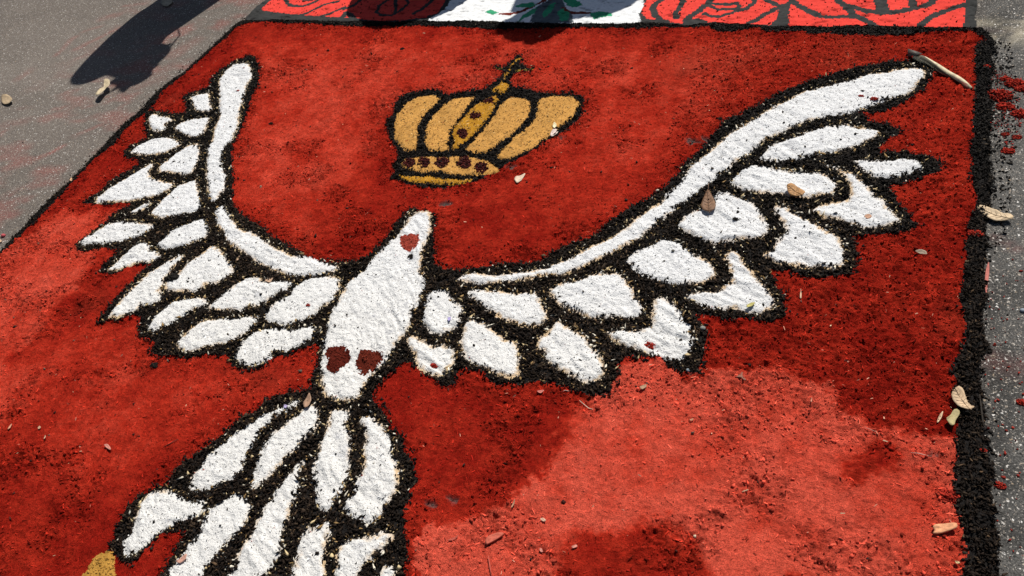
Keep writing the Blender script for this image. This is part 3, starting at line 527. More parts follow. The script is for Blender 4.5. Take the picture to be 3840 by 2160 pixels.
# lumps in the loose places
x, y, iy, ix = sample_cells(G, (G.id == RED) & vis & (clump[:-1, :-1] > .25), 6500)
chips('red_sawdust_lumps', x, y, Z[iy, ix] + .0004, .0031, .8, cR[iy, ix] * RNG.choice([.30, .55, .8, 1.1], (len(x), 1), p=[.14, .30, .32, .24]), M_FLAKE, carpet, tilt=.8)
# specks on the white
isWc = (G.id >= 10) & (G.id < kP)
x, y, iy, ix = sample_cells(G, isWc, 5200)
c = colmix(len(x), [(.05, .045, .04), (.18, .16, .14), (.42, .38, .32), (.40, .06, .04)], [.34, .34, .29, .03])
chips('specks', x, y, Z[iy, ix] + .0004, .0013, .5, c, M_FLAKE, eagle, tilt=.6, elong=2)
x, y, iy, ix = sample_cells(G, isWc & (vn(G.X, G.Y, 1)[:-1, :-1] > -1), 330); kp_ = RNG.random(len(x)) < smooth(-.2, .5, fbm(x, y, 9, 2, 2)) + .25; x, y, iy, ix = x[kp_], y[kp_], iy[kp_], ix[kp_]
chips('dark_crumbs', x, y, Z[iy, ix] + .001, .0034, .6, colmix(len(x), BK, [.3, .4, .2, .1]), M_CHIP, eagle)
x, y, iy, ix = sample_cells(G, isWc, 9000)
chips('white_fluff', x, y, Z[iy, ix] + .0003, .0019, .35, np.tile([[.8, .79, .77]], (len(x), 1)) * RNG.uniform(.85, 1.08, (len(x), 1)), M_FLAKE, eagle, (QV, QF), .4, 2.5)
isGc = (G.id >= kC) & (G.id < kJ)
x, y, iy, ix = sample_cells(G, isGc, 22000)
c = colmix(len(x), [(.60, .33, .1), (.72, .45, .17), (.30, .15, .04), (.04, .03, .02), (.2, .02, .015)], [.36, .20, .28, .13, .03])
chips('ochre_flakes', x, y, Z[iy, ix] + .0005, .0021, .35, c, M_FLAKE, crown, (QV, QF), .45, 2.2)
x, y, iy, ix = sample_cells(G, G.id >= kJ, 45000)
chips('jewel_shavings', x, y, Z[iy, ix] + .002, .0033, .45, colmix(len(x), [(.05, .010, .009), (.10, .02, .016), (.02, .01, .009)], [.5, .3, .2]), M_CHIP, crown)
isPc = (G.id >= kP) & (G.id < kC)
x, y, iy, ix = sample_cells(G, isPc, 30000); pc = {kk: c for kk, _, _, c, _ in pieces if not isinstance(c, str)}
c = np.array([pc[i] for i in G.id[iy, ix]]) * RNG.uniform(.5, 1.5, (len(x), 1))
chips('patch_flakes', x, y, Z[iy, ix] + .0008, .0024, .4, c, M_FLAKE, eagle, tilt=.5)
dE = np.minimum(np.minimum(dSil, dCr), -dIn)[:-1, :-1]
near = ((G.id == RED) & (dE < .016)) | (isWc & (dW[:-1, :-1] > -.012)) | (isGc & (dG[:-1, :-1] > -.010))
x, y, iy, ix = sample_cells(G, near & vis, 5200); fade = np.where(G.id[iy, ix] == RED, smooth(.016, 0, dE[iy, ix]), smooth(-.012, 0, np.minimum(dW, dG)[iy, ix]))
kp_ = RNG.random(len(x)) < fade * (.3 + .9 * smooth(-.3, .4, fbm(x, y, 12, 3, 3))); x, y, iy, ix = x[kp_], y[kp_], iy[kp_], ix[kp_]
chips('black_dust', x, y, Z[iy, ix] + .0008, .0018, .5, colmix(len(x), BK, BP), M_CHIP, carpet)
near = ((G.id == RED) & (dE < .012)) | (isWc & (dW[:-1, :-1] > -.011)) | (isGc & (dG[:-1, :-1] > -.008))
x, y, iy, ix = sample_cells(G, near & vis, 26000); fade = np.where(G.id[iy, ix] == RED, smooth(.012, 0, dE[iy, ix]), smooth(-.011, .001, np.minimum(dW, dG)[iy, ix]))
kp_ = fbm(x, y, 48, 3, 6, .8) + .55 * fbm(x, y, 9, 2, 4) > .62 - .75 * fade; x, y, iy, ix = x[kp_], y[kp_], iy[kp_], ix[kp_]
chips('spilled_shavings', x, y, Z[iy, ix] + RNG.uniform(0, .004, len(x)), .0032, .35, colmix(len(x), BK, BP), M_CHIP, eagle, tilt=.7, elong=2.0)
# strays beside the outlines on the red
dO = np.minimum(np.minimum(dSil, dCr), -dIn)[:-1, :-1]
x, y, iy, ix = sample_cells(G, (G.id == RED) & vis & (dO < .022), 1500)
keep = RNG.random(len(x)) < smooth(.022, 0, dO[iy, ix]); x, y, iy, ix = x[keep], y[keep], iy[keep], ix[keep]
chips('stray_shavings', x, y, Z[iy, ix] + .001, .0036, .5, colmix(len(x), BK, BP), M_CHIP, carpet)
x, y, iy, ix = sample_cells(G, (G.id == RED) & vis, 55)
chips('dark_crumbs', x, y, Z[iy, ix] + .001, .0040, .6, colmix(len(x), [(.02, .015, .012), (.06, .015, .01), (.14, .10, .07)], [.55, .3, .15]), M_CHIP, carpet)

def top(x, y):
    i = min(max(np.searchsorted(G.ys, y) - 1, 0), G.ny - 2); j = min(max(np.searchsorted(G.xs, x) - 1, 0), G.nx - 2)
    return float(Z[i, j]) if G.id[i, j] > 0 else 0.0

# ------------------------------------------------------------------ the flower carpet behind
gx = np.arange(-3.10, .33, .006); gy = np.arange(2.80, 3.75, .005)
B = Grid(gx, gy, .0036, 9)
topP = OUTER[[i for i in range(len(OUTER)) if OUTER[i, 1] > 2.72]]
topP = topP[np.argsort(topP[:, 0])]
lowY = np.interp(B.cX, topP[:, 0], topP[:, 1])
left = pts('S 60,250 100,190 170,110 250,50 330,0'); rightP = pts('V 2010,340 2020,0')
lx = np.interp(B.cY, left[:, 1], left[:, 0]); rx = np.interp(B.cY, [rightP[0, 1], rightP[1, 1]], [rightP[0, 0], rightP[1, 0]])
B.id[(B.cY > lowY + .001) & (B.cX > lx) & (B.cX < rx) & (B.cY < 3.7)] = 1
GREY = (.045, .045, .043); FR = (.72, .062, .046)
up = lambda *a: np.array(a)
PL = np.vstack([pts('S 340,60 255,155 400,170 520,195 740,205 960,220 1240,235 1400,240 1550,265 1640,270 2000,270 2200,240 2390,180'), pts('S 2450,100 2500,0'), [[-1.95, 3.66], [-2.9, 3.66]]])
PR = np.vstack([pts('U 400,10 380,80 340,200 420,260 650,300 900,318 1200,300 1600,322 2000,345 2576,350 V 1200,335 1880,350 1905,0'), [[.17, 3.66], [-.85, 3.66]]])
PW = np.vstack([pts('T 10,285 60,240 140,200 250,110 300,20 330,-40'), [[-1.62, 3.3], [-1.2, 3.5], [-.9, 3.3]], pts('U 360,0 370,60 360,150 305,210 340,290 250,312 0,322 T 1200,303')])
B.cells(PL, 2, only=[1]); B.cells(PR, 3, only=[1]); B.cells(PW, 4, only=[1])
LN = .0115
for spec, wd in [('S 540,-40 580,60 640,95 760,100 860,70 960,20 1000,-60', 1), ('S 720,-30 780,25 900,15 960,-10', .8), ('S 680,212 800,190 900,140 1000,90 1100,60 1200,40', .9), ('S 980,225 1100,190 1180,150 1260,120', 1), ('S 1240,245 1290,180 1330,200 1380,240', 1.3),
                 ('S 1280,130 1400,80 1540,-40', 1.1), ('S 1900,-40 1780,30 1680,100 1650,170 1720,210 1850,210 1950,150 2040,60 1990,-40', .8), ('S 1880,-40 1890,120 1880,200', .8), ('S 2100,190 2200,140 2330,30 2350,-40', 1.1),  # first stroke here is a cast shadow, painted in the outline grey
                 ('U 640,-20 520,70 480,130 500,210 560,260 590,295', 1.2), ('U 820,-40 850,40 800,120 760,190 770,245', 1.15), ('U 1240,-60 1160,60 1080,120 1020,170 940,220 880,280', 1.3), ('U 1140,75 1250,75 1400,80 1480,60 1530,100 1500,140 1390,140 1270,140 1180,110', .85),
                 ('U 1090,195 1200,230 1300,230 1500,160 1620,130 1700,60 1680,-40', .9), ('U 1600,0 1800,10 1900,50 2000,110 2100,90 2160,30 2170,-60', 1.1), ('U 1620,320 1750,250 1850,190 1960,140 2080,90', 1.1), ('U 2070,100 2040,200 2010,280 1960,345', 1.7), ('U 2040,200 2060,340', 1.7),
                 ('U 2160,40 2250,110 2400,190 2500,225 V 0,110 100,170 200,210 350,225 560,220 660,230', 1.1), ('V 380,-60 450,50 520,100 570,160 600,210 700,240 800,290 860,335', 1.2), ('V 520,95 620,120 760,160 950,175 1060,180 1200,150 1380,110 1500,70 1570,-60', 1.3), ('V 880,-40 920,60 950,170', 1.9),
                 ('V 930,60 1000,20 1100,-20', 1), ('V 1200,-40 1280,20 1290,100', 1.3), ('V 1900,80 1750,120 1600,180 1500,230 1420,290 1380,335', 1.2), ('U 900,300 1000,285 1100,320', 1.6), ('U 530,285 640,295', 1.6), ('S 250,60 255,155 400,178 700,212 980,228', .8)]:
    B.cells(pts(spec), 1, line=LN * wd, only=[2, 3, 4])
for i in range(7):     # the pattern goes on beyond the edge of the picture
    cxp = -2.75 + i * .42; 
    if -1.7 < cxp < -.85: continue
    P = np.array([[cxp + (.05 + .015 * a) * math.cos(a), 3.40 + (.05 + .018 * a) * math.sin(a)] for a in np.linspace(0, 9, 30)]); B.cells(P, 1, line=LN, only=[2, 3])
kB = 5; bp = []
B.cells(pts('T 1340,110 1480,20 1640,10 1680,130 1750,190 1780,300 1400,310 1250,290'), kB, only=[4]); bp.append((kB, 'dark_patch', (.10, .12, .13))); kB += 1
for sp in ('T 900,200 1020,205 1150,170 1250,120 1380,60 1460,0', 'T 1650,130 1760,190 1960,192', 'T 1500,20 1560,-60'):
    B.cells(pts(sp), kB, line=.009); bp.append((kB, 'branch', (.16, .03, .02))); kB += 1
for sp in ('T 700,175 780,150 880,185 800,208', 'T 1080,110 1150,75 1300,65 1340,90 1250,120 1120,125', 'T 1100,290 1170,220 1270,140 1340,110 1300,200 1200,250', 'T 1650,20 1750,10 1850,50 1890,95 1800,120 1700,100', 'T 1580,170 1640,140 1720,180 1710,270 1620,290',
           'T 1970,200 2100,165 2220,185 2250,220 2150,240 2020,265', 'T 1400,200 1480,90 1560,60 1500,180 1420,250'):
    B.cells(pts(sp), kB); bp.append((kB, 'green_leaf', (.045, .30, .15))); kB += 1
m2 = fbm(B.X, B.Y, 25, 4, 2, .6); f2 = fbm(B.X, B.Y, 70, 3, 5, .6)
crack = smooth(.30, .5, fbm(B.X * .8, B.Y * 2.2, 26, 4, 1, .65))
ZB = .011 + .0026 * m2 + .0022 * f2 - .005 * crack + .0018 * fbm(B.X, B.Y, 110, 2, 3)
e2 = np.ones(B.X.shape)
ZB = np.maximum(.0015, ZB * smooth(0, .02, B.X - np.interp(B.Y, left[:, 1], left[:, 0])))
def tint(c, a=.12): return np.array(c) * (1 + a * m2 + a * .8 * f2)[..., None] * (1 - .5 * crack)[..., None]
flower = empty('flower_carpet', 'bright red, white and grey painted sawdust carpet behind the black border', 'sawdust carpet')
build_region(B, 1, 'grey_outline_and_shadow', M_PANEL, flower, tint(GREY, .2), ZB)
o = build_region(B, 2, 'red_panel', M_PANEL, flower, tint(FR), ZB)
o = build_region(B, 3, 'red_panel', M_PANEL, flower, tint(FR), ZB)
build_region(B, 4, 'white_panel', M_PANEL, flower, tint((.78, .78, .77), .05), ZB + .001)
for kk, nm, c in bp: build_region(B, kk, nm, M_PANEL, flower, tint(c, .25), ZB + .0012)
x, y, iy, ix = sample_cells(B, (B.id == 2) | (B.id == 3), 1500)
chips('dark_crumbs', x, y, ZB[iy, ix] + .0006, .0028, .4, colmix(len(x), [(.05, .012, .01), (.12, .02, .015)], [.6, .4]), M_FLAKE, flower, elong=2.2)

# ------------------------------------------------------------------ loose crumbs on the asphalt
def scatter_poly(spec, n):
    P = pts(spec); out = []
    lo, hi = P.min(0), P.max(0)
    q = RNG.uniform(lo, hi, (n * 6, 2)); m = sdist(P, q[:, 0], q[:, 1]) < 0; return q[m][:n]
def loose(name, label, cat, spec, n, size, cols, p, m=M_CHIP, flat=.6):
    q = scatter_poly(spec, n)
    o = chips(name, q[:, 0], q[:, 1], np.full(len(q), size * .4), size, flat, colmix(len(q), cols, p), m)
    o['label'] = label; o['category'] = cat; return o
loose('black_crumbs', 'black shavings crumbs strewn on the asphalt along the right border', 'sawdust crumbs', 'X 3700,150 3790,160 3830,420 3800,640 3790,800 3760,900 3700,1000 3700,1400 3740,1600 3740,2100 3700,2100 3650,1400 3680,800 3700,400', 900, .0034, BK, BP)
loose('red_crumbs', 'scattered red sawdust crumbs on the asphalt beside the upper right border', 'sawdust crumbs', 'X 3650,230 3840,300 3860,480 3800,560 3700,500 3690,330', 420, .0026, [(.20, .02, .015), (.36, .04, .03)], [.6, .4], M_FLAKE)
loose('red_crumbs', 'thin sprinkle of red sawdust crumbs on the asphalt at the lower right', 'sawdust crumbs', 'X 3680,1000 3860,900 3860,2160 3730,2160 3700,1600', 90, .0028, [(.25, .03, .02)], [1], M_FLAKE)
loose('black_crumbs', 'fine black crumbs on the asphalt along the left border', 'sawdust crumbs', 'A 380,1400 900,880 1200,580 1780,110 1800,150 1240,610 940,900 420,1449', 260, .003, BK, BP)
q = np.column_stack([RNG.uniform(-6, 1.2, 2600), RNG.uniform(.3, 3.8, 2600)]); q = q[sdist(OUTER, q[:, 0], q[:, 1]) > .02]; q = q[(q[:, 1] < 2.8) | (q[:, 0] < -3.2) | (q[:, 0] > .4)]
g_ = chips('road_grit', q[:, 0], q[:, 1], np.full(len(q), .0006), .0022, .6, colmix(len(q), [(.45, .42, .37), (.33, .25, .17), (.05, .045, .04)], [.25, .3, .45]), M_FLAKE)
g_['label'] = 'pale and dark grit lying all over the asphalt'; g_['category'] = 'grit'

def lump(label, u, v, r, colr, group=None):
    x0, y0 = gnd(u, v); n = int(190 * (r / .02) + 30); a = RNG.uniform(0, 2 * math.pi, n); rr = r * np.sqrt(RNG.random(n))
    zz = np.sqrt(np.maximum(0, 1 - (rr / r) ** 2)) * r * .55 * RNG.uniform(.3, 1, n) + top(x0, y0)
    o = chips('sawdust_clump', x0 + rr * np.cos(a) * 1.25, y0 + rr * np.sin(a) * .9, zz, min(.0032, r * .2), .6, colmix(n, [colr, tuple(np.array(colr) * .6)], [.7, .3]), M_FLAKE)
    del o['kind']; o['label'] = label; o['category'] = 'sawdust clump'
    o['group'] = 'loose sawdust clumps'; return o
cr_ = (.36, .030, .018)
for lab, u, v, r in [('largest round red sawdust clump on the asphalt at the upper right', 3806, 317, .024), ('small red clump on the asphalt between the leaf roll and the largest clump', 3769, 298, .013),
                     ('wide red clump spilling from the upper right border', 3742, 362, .032), ('red clump just below the wide spill at the right border', 3770, 402, .021), ('dark red clump at the right picture edge beside the upper border', 3832, 430, .022),
                     ('red clump cut by the right picture edge level with the largest clump', 3830, 335, .016), ('flat red crumb clump on the asphalt below the spilled clumps', 3770, 505, .009), ('small flat red clump nearest the right edge below the spill', 3815, 515, .010),
                     ('pair like red clump on the asphalt above the tan leaf', 3780, 568, .014), ('red clump on the black border beside the roll of leaf', 3697, 262, .010), ('red clump at the inner edge of the black border above the wood splinter', 3556, 1869, .016),
                     ('small red ball on the asphalt right of the lower border', 3750, 1822, .009), ('red smear clump at the right edge beside the big tan leaf', 3833, 1510, .010), ('tiny red ball on the black border in the lower right', 3682, 1699, .006),
                     ('red clump on the inner border below the tan leaf on asphalt', 3650, 890, .014), ('red clump on the white feather left of the notch', 2441, 1306, .012), ('red clump on the small white feather right of the body', 1634, 1383, .010),
                     ('dark red crumb on the top of the left wing bar', 922, 270, .005), ('red crumb lower on the top of the left wing bar', 898, 351, .006), ('red fibre on the feather left of the body', 1162, 1157, .006),
                     ('red clump near the tip of the right wing bar', 3227, 376, .007), ('red dribble at the lower rim of the right wing bar', 3275, 388, .010)]:
    lump(lab, u, v, r, cr_)
for lab, u, v, r in [('black clump on the red field left of the crown', 1020, 472, .008), ('black clump on the red field above the crown', 1512, 193, .009), ('dark pebble on the round white feather of the right wing', 2759, 840, .008),
                     ('dark crumb on the neck below the salmon patch', 1545, 972, .010), ('dark clump on the red below the left wing', 585, 1380, .011), ('dark clump at the left side of the arrow shaped feather', 660, 1055, .018),
                     ('dark crumb on the white bar above the body', 2474, 835, .008), ('black clump between the red field and the upper right bar', 2703, 457, .009)]:
    lump(lab, u, v, r, (.024, .021, .018))

# ------------------------------------------------------------------ fallen leaves, petals, splinters
def leaf(name, label, cat, spec, colr, lift=.010, curl=.012, axis=None, thick=.0006, rib=False, group=None, ripple=.0012, m=None):
    P0 = pts(spec, .014); c0 = P0.mean(0); zb = top(*c0) + (.0065 if thick < .001 and len(spec.split()) > 8 else .002)
    P = pts(spec, zb + lift * .5); P = chaikin(P, n=1); c0 = P.mean(0); Q = P - c0
    if axis is None:
        w_, v_ = np.linalg.eigh(np.cov(Q.T)); axd = v_[:, 1]
    else: axd = np.array(axis) / np.linalg.norm(axis)
    per = np.array([-axd[1], axd[0]]); 
    if per[1] < 0: per = -per
    a = Q @ axd; b = Q @ per; A = max(abs(a).max(), 1e-4); Bm = max(abs(b).max(), 1e-4)
    ring = [(1, None), (.72, None), (.4, None)]
    co = []; n = len(P)
    ph = RNG.uniform(0, 6)
    def zat(aa, bb):
        return zb + .0005 + .7 * lift * (.35 + .65 * (bb / Bm * .5 + .5)) * (0.5 + .5 * (aa / A) ** 2) + curl * (abs(bb) / Bm) ** 1.6 * .22 + curl * (aa / A) ** 2 * .25 + ripple * math.sin(7 * aa / A + ph) * math.cos(5 * bb / Bm)
    for f, _ in ring:
        for i in range(n):
            aa, bb = a[i] * f, b[i] * f; p = c0 + axd * aa + per * bb; co.append((p[0], p[1], zat(aa, bb)))
    co.append((c0[0], c0[1], zat(0, 0)))
    fc = []
    for r_ in range(2):
        for i in range(n):
            j = (i + 1) % n; fc += [(r_ * n + i, r_ * n + j, (r_ + 1) * n + j), (r_ * n + i, (r_ + 1) * n + j, (r_ + 1) * n + i)]
    for i in range(n): fc.append((2 * n + i, 2 * n + (i + 1) % n, 3 * n))
    co = np.array(co); fc = np.array(fc); nv = len(co)
    co2 = np.vstack([co, co + [0, 0, thick]]); f2_ = np.vstack([fc[:, ::-1], fc + nv])
    sides = []
    for i in range(n):
        j = (i + 1) % n; sides += [(i, j, nv + j), (i, nv + j, nv + i)]
    f2_ = np.vstack([f2_, np.array(sides)])
    rad = np.r_[np.ones(n), np.full(n, .72), np.full(n, .4), 0]; rad = np.r_[rad, rad]
    cc_ = np.array(colr) * (1.06 - .18 * rad ** 2 + .10 * RNG.normal(0, 1, len(co2)))[:, None]
    org = np.array([c0[0], c0[1], zb])
    body = mesh_from(name if not rib else 'blade', co2 - org, f2_, m or M_LEAF, None, cc_, False)
    if not rib:
        body.location = org; body['label'] = label; body['category'] = cat
        if group: body['group'] = group
        return body
    root = empty(name, label, cat, group, tuple(org)); body.parent = root
    L_ = []
    for t in np.linspace(-1.0, 1.0, 12):
        p = axd * t * A * .97; L_.append((p[0], p[1], zat(t * A * .97, 0) - zb + thick + .0006))
    tube('midrib', L_, .0009, tuple(np.array(colr) * .65), M_LEAF, root)
    for t in np.linspace(-.6, .7, 6):
        for s_ in (-1, 1):
            p0 = axd * t * A; e = axd * (t + .22) * A + per * s_ * Bm * .7 * (1 - abs(t) * .6)
            pl = [(p0[0] * (1 - f) + e[0] * f, p0[1] * (1 - f) + e[1] * f, zat(t * A + .22 * A * f, s_ * Bm * .7 * f * (1 - abs(t) * .6)) - zb + thick + .0003) for f in (0, .5, 1)]
            tube('vein', pl, .0005, tuple(np.array(colr) * .78), M_LEAF, root)
    return root
def tube(name, P, r, colr, m, parent=None, k=6, taper=0):
    P = np.array(P, float); n = len(P); co = []; 
    for i in range(n):
        d = P[min(i + 1, n - 1)] - P[max(i - 1, 0)]; d /= np.linalg.norm(d) + 1e-9
        s_ = np.cross(d, [0, 0, 1]); s_ /= np.linalg.norm(s_) + 1e-9; u_ = np.cross(s_, d)
        ri = r * (1 - taper * abs(2 * i / (n - 1) - 1) ** 2) if np.isscalar(r) else r[i]
        for j in range(k):
            a = 2 * math.pi * j / k; co.append(P[i] + ri * (math.cos(a) * s_ + math.sin(a) * u_))
    fc = [(i * k + j, i * k + (j + 1) % k, (i + 1) * k + (j + 1) % k, (i + 1) * k + j) for i in range(n - 1) for j in range(k)]
    co += [P[0], P[-1]]; nn = len(co)
    fc += [(nn - 2, (j + 1) % k, j, j) for j in range(k)]; fc += [(nn - 1, (n - 1) * k + j, (n - 1) * k + (j + 1) % k, (n - 1) * k + (j + 1) % k) for j in range(k)]
    fq = [f for f in fc if len(set(f)) == 4]; tri = [f[:3] for f in fc if len(set(f)) == 3]
    me = bpy.data.meshes.new(name); me.from_pydata([tuple(c) for c in co], [], fq + tri); me.update()
    for p in me.polygons: p.use_smooth = True
    at = me.attributes.new('col', 'FLOAT_COLOR', 'POINT'); c4 = np.ones((len(co), 4), np.float32); c4[:, :3] = colr; at.data.foreach_set('color', c4.ravel())
    me.materials.append(m); return link(bpy.data.objects.new(name, me), parent)
def twig(label, spec, r, colr, cat='twig', name='twig', z=.003, m=None, k=6):
    P = pts(spec, .013); n = len(P); zz = [top(*p) + z + r for p in P]
    o = tube(name, [(P[i, 0] - P[0, 0], P[i, 1] - P[0, 1], zz[i] - zz[0]) for i in range(n)], r, colr, m or M_WOOD, None, k, .5)
    o.location = (P[0, 0], P[0, 1], zz[0]); o['label'] = label; o['category'] = cat; return o

GL = 'fallen leaves on the carpets'
leaf('fallen_leaf', 'long tan leaf lying across the black border onto the asphalt on the right', 'leaf', 'O 870,165 900,150 1020,175 1070,205 1130,210 1165,245 1120,260 1075,260 1020,265 960,235 900,190', (.60, .45, .28), .012, .014, group=GL, rib=True)
leaf('fallen_leaf', 'orange brown oval leaf on a white feather of the right wing', 'leaf', 'J 1255,565 1300,560 1350,590 1395,620 1370,642 1330,645 1280,632 1260,600', (.42, .22, .085), .014, .008, group=GL, rib=True)
lf = leaf('fallen_leaf', 'dark brown leaf with clear veins and a stalk below the right wing bar', 'leaf', 'J 688,600 720,650 745,710 735,745 700,760 650,750 632,710 650,660 678,605', (.20, .105, .055), .012, .007, group=GL, rib=True)
pl = pts('J 688,605 688,582 690,560', .03); tube('stalk', [(p[0] - lf.location[0], p[1] - lf.location[1], .006 + .004 * i) for i, p in enumerate(pl)], .0012, (.16, .09, .05), M_LEAF, lf)
leaf('fallen_leaf', 'small round brown leaf on the boot shaped feather near the wing tip', 'leaf', 'J 1815,795 1835,780 1860,780 1875,795 1855,812 1830,812', (.42, .23, .14), .004, .004, group=GL)
leaf('fallen_leaf', 'narrow yellow green leaf on a white boot shaped feather', 'leaf', 'I 2000,552 2040,525 2080,522 2060,548 2010,568', (.48, .42, .13), .004, .004, group=GL)
leaf('fallen_leaf', 'small grey brown arched leaf on the red field right of the wing', 'leaf', 'O 388,505 440,488 480,502 492,528 465,520 430,515', (.30, .23, .16), .012, .012, group=GL)
leaf('fallen_leaf', 'large pale tan leaf lying on the right border, pointing down', 'leaf', 'N 1385,140 1430,98 1470,115 1500,190 1520,230 1555,245 1520,265 1440,235 1400,190', (.62, .44, .27), .014, .014, group=GL, rib=True)
leaf('fallen_leaf', 'torn olive leaf with dark spots just below the large pale tan leaf', 'leaf', 'N 1345,325 1380,300 1400,262 1440,255 1450,290 1420,330 1410,370 1385,378', (.42, .34, .16), .008, .008, group=GL)
leaf('fallen_leaf', 'slim pale leaf scrap on the red left of the torn olive leaf', 'leaf', 'N 1280,355 1300,300 1330,268 1322,310 1292,355', (.60, .42, .26), .006, .006, group=GL)
leaf('fallen_leaf', 'brown leaf standing between the body and the tail of the eagle', 'leaf', 'K 1590,205 1620,165 1645,138 1656,180 1642,240 1605,250', (.36, .22, .14), .016, .01, group=GL)
leaf('fallen_leaf', 'pink brown leaf scrap beside the lower left tail feather', 'leaf', 'K 685,1350 720,1320 772,1288 750,1332 712,1360', (.50, .27, .20), .008, .006, group=GL)
leaf('fallen_leaf', 'small peach leaf on the black outline of the left wing', 'leaf', 'G 1285,185 1305,150 1330,140 1335,165 1305,190', (.55, .36, .24), .006, .004, group=GL)
leaf('fallen_leaf', 'curved peach leaf on the outline below the left wing bar', 'leaf', 'G 1545,368 1600,342 1636,335 1612,375 1588,385', (.50, .33, .22), .006, .004, group=GL)
leaf('petal', 'pale yellow petal on the right lobe of the crown', 'petal', 'C 1620,780 1640,740 1665,775 1640,805', (.74, .64, .40), .006, .004)
leaf('petal', 'pinkish white petal at the lower rim of the right crown lobe', 'petal', 'C 1600,860 1620,812 1660,805 1680,832 1615,882', (.66, .52, .46), .006, .004)
leaf('fallen_leaf', 'pale pointed leaf scrap on the red just below the crown', 'leaf', 'C 1275,1260 1290,1235 1330,1230 1385,1205 1350,1260 1300,1305', (.66, .50, .36), .007, .006, group=GL)
leaf('fallen_leaf', 'round tan leaf on the asphalt at the left picture edge', 'leaf', 'A 2,730 10,690 60,685 100,725 60,752 20,748', (.42, .31, .19), .024, .012, group=GL)
leaf('fallen_leaf', 'curled tan leaf on the asphalt at the foot of the shadow', 'leaf', 'A 755,577 795,575 800,618 762,637 728,690 700,692 685,680 712,640 752,620', (.55, .44, .28), .022, .02, group=GL)
leaf('fallen_leaf', 'leaf lying inside the dark shadow at the top left', 'leaf', 'A 1165,5 1240,-5 1255,20 1210,52 1170,35', (.30, .24, .16), .01, .01, group=GL)
leaf('petal', 'tiny orange petal on the asphalt beside the left border', 'petal', 'R 628,425 640,405 660,408 665,425 645,435', (.68, .42, .24), .004, .003)
leaf('petal', 'tiny tan petal at the left picture edge under the red ball', 'petal', 'R -8,970 8,962 20,978 0,992', (.62, .42, .26), .004, .003)
leaf('petal', 'lilac petal on the small feather right of the body', 'petal', 'H 1115,850 1145,848 1135,875 1122,878', (.42, .36, .62), .003, .003)
leaf('petal', 'lilac petal on the black outline at the top of the tail', 'petal', 'L 315,225 345,230 330,250 312,245', (.45, .38, .58), .003, .003)
leaf('bark_strip', 'long thin pink strip along the outer edge of the right border', 'bark strip', 'O 968,575 975,650 962,760 950,850 945,835 935,740 945,640', (.46, .15, .12), .004, .003, m=M_WOOD)
leaf('wood_splinter', 'thick orange wood splinter on the red near the lower right border', 'wood splinter', 'N 1252,1105 1262,1085 1310,1080 1420,1073 1432,1105 1380,1122 1300,1147 1250,1147 1270,1120', (.70, .33, .17), .010, .002, thick=.004, m=M_WOOD)
leaf('wood_splinter', 'red stained wood splinter on the light red at the bottom', 'wood splinter', 'L 1755,1195 1775,1165 1860,1140 1895,1150 1850,1180 1770,1225 1758,1225', (.52, .12, .075), .010, .002, thick=.004, m=M_WOOD)
leaf('wood_splinter', 'small pinkish splinter on the red field at the lower left', 'wood splinter', 'K 170,512 200,505 222,535 222,553 185,530', (.60, .24, .18), .008, .003, thick=.002, m=M_WOOD)
for lab, sp, c_ in [('pale orange splinter at the left edge of the red field', 'P 38,700 48,678 65,668 52,695', (.6, .28, .17)), ('tan splinter near the left edge with a notch', 'P 192,692 205,680 212,688 200,698', (.6, .36, .22)),
                    ('slim tan splinter just below the notched one', 'P 224,745 232,728 236,732 230,748', (.62, .4, .26)), ('pink splinter at the foot of the black outline below the right wing', 'M 215,128 270,120 262,132 245,142 225,138', (.62, .2, .15)),
                    ('brown wood chip on the red right of the lowest wing feather', 'M 948,102 975,85 1003,82 998,100 965,118', (.40, .25, .15)), ('orange splinter in the middle of the light red area', 'M 1308,333 1335,325 1335,335 1312,340', (.68, .35, .2)),
                    ('pale star shaped scrap on the light red at the lower middle', 'M 237,1042 262,1033 283,1050 275,1062 262,1058 250,1055', (.62, .38, .26)), ('pink splinter next to the star shaped scrap', 'M 232,1255 250,1250 262,1280 245,1282', (.64, .26, .2)),
                    ('pink flat splinter above the dark patch at the bottom', 'M 462,1240 500,1225 508,1242 470,1252', (.66, .27, .2)), ('upright tan splinter on the dark red right of the wing', 'J 1350,1390 1355,1340 1358,1318 1364,1360 1362,1395', (.62, .42, .28)),
                    ('brown splinter upright at the edge of the darker red', 'M 30,965 45,925 60,895 58,930 42,960', (.38, .2, .12)), ('thin red splinter left of the large red splinter', 'L 1480,1195 1530,1175 1568,1155 1545,1185 1500,1200', (.45, .09, .06)),
                    ('brown splinter with a fork on the light red below the notch', 'I 1910,1148 1950,1118 1975,1105 1970,1135 2005,1175 1990,1178 1955,1145', (.28, .12, .08)), ('white splinter at the bottom right by the border', 'N 1408,1345 1440,1345 1452,1362 1420,1360', (.7, .5, .26)),
                    ('tan splinter in the light red near the upper right', 'N 380,205 384,178 392,178 390,210', (.55, .25, .16))]:
    leaf('wood_splinter', lab, 'wood splinter', sp, c_, .005, .002, thick=.0014, group='splinters scattered on the red', m=M_WOOD)
twig('white root thread curling out of the black outline', 'M 520,195 560,225 585,245 620,262', .0011, (.68, .52, .38), 'root thread', 'root_thread')
twig('short white root thread at the edge of the black outline', 'M 392,126 420,123 447,127', .0009, (.62, .5, .4), 'root thread', 'root_thread')
twig('straight reddish stick at the bottom of the light red area', 'L 1778,1310 1788,1380 1800,1460', .0020, (.46, .09, .06), 'stick', 'stick')
twig('pale thin stick on the red near the right border', 'N 1095,568 1150,577 1222,597', .0012, (.60, .34, .26), 'stick', 'stick')
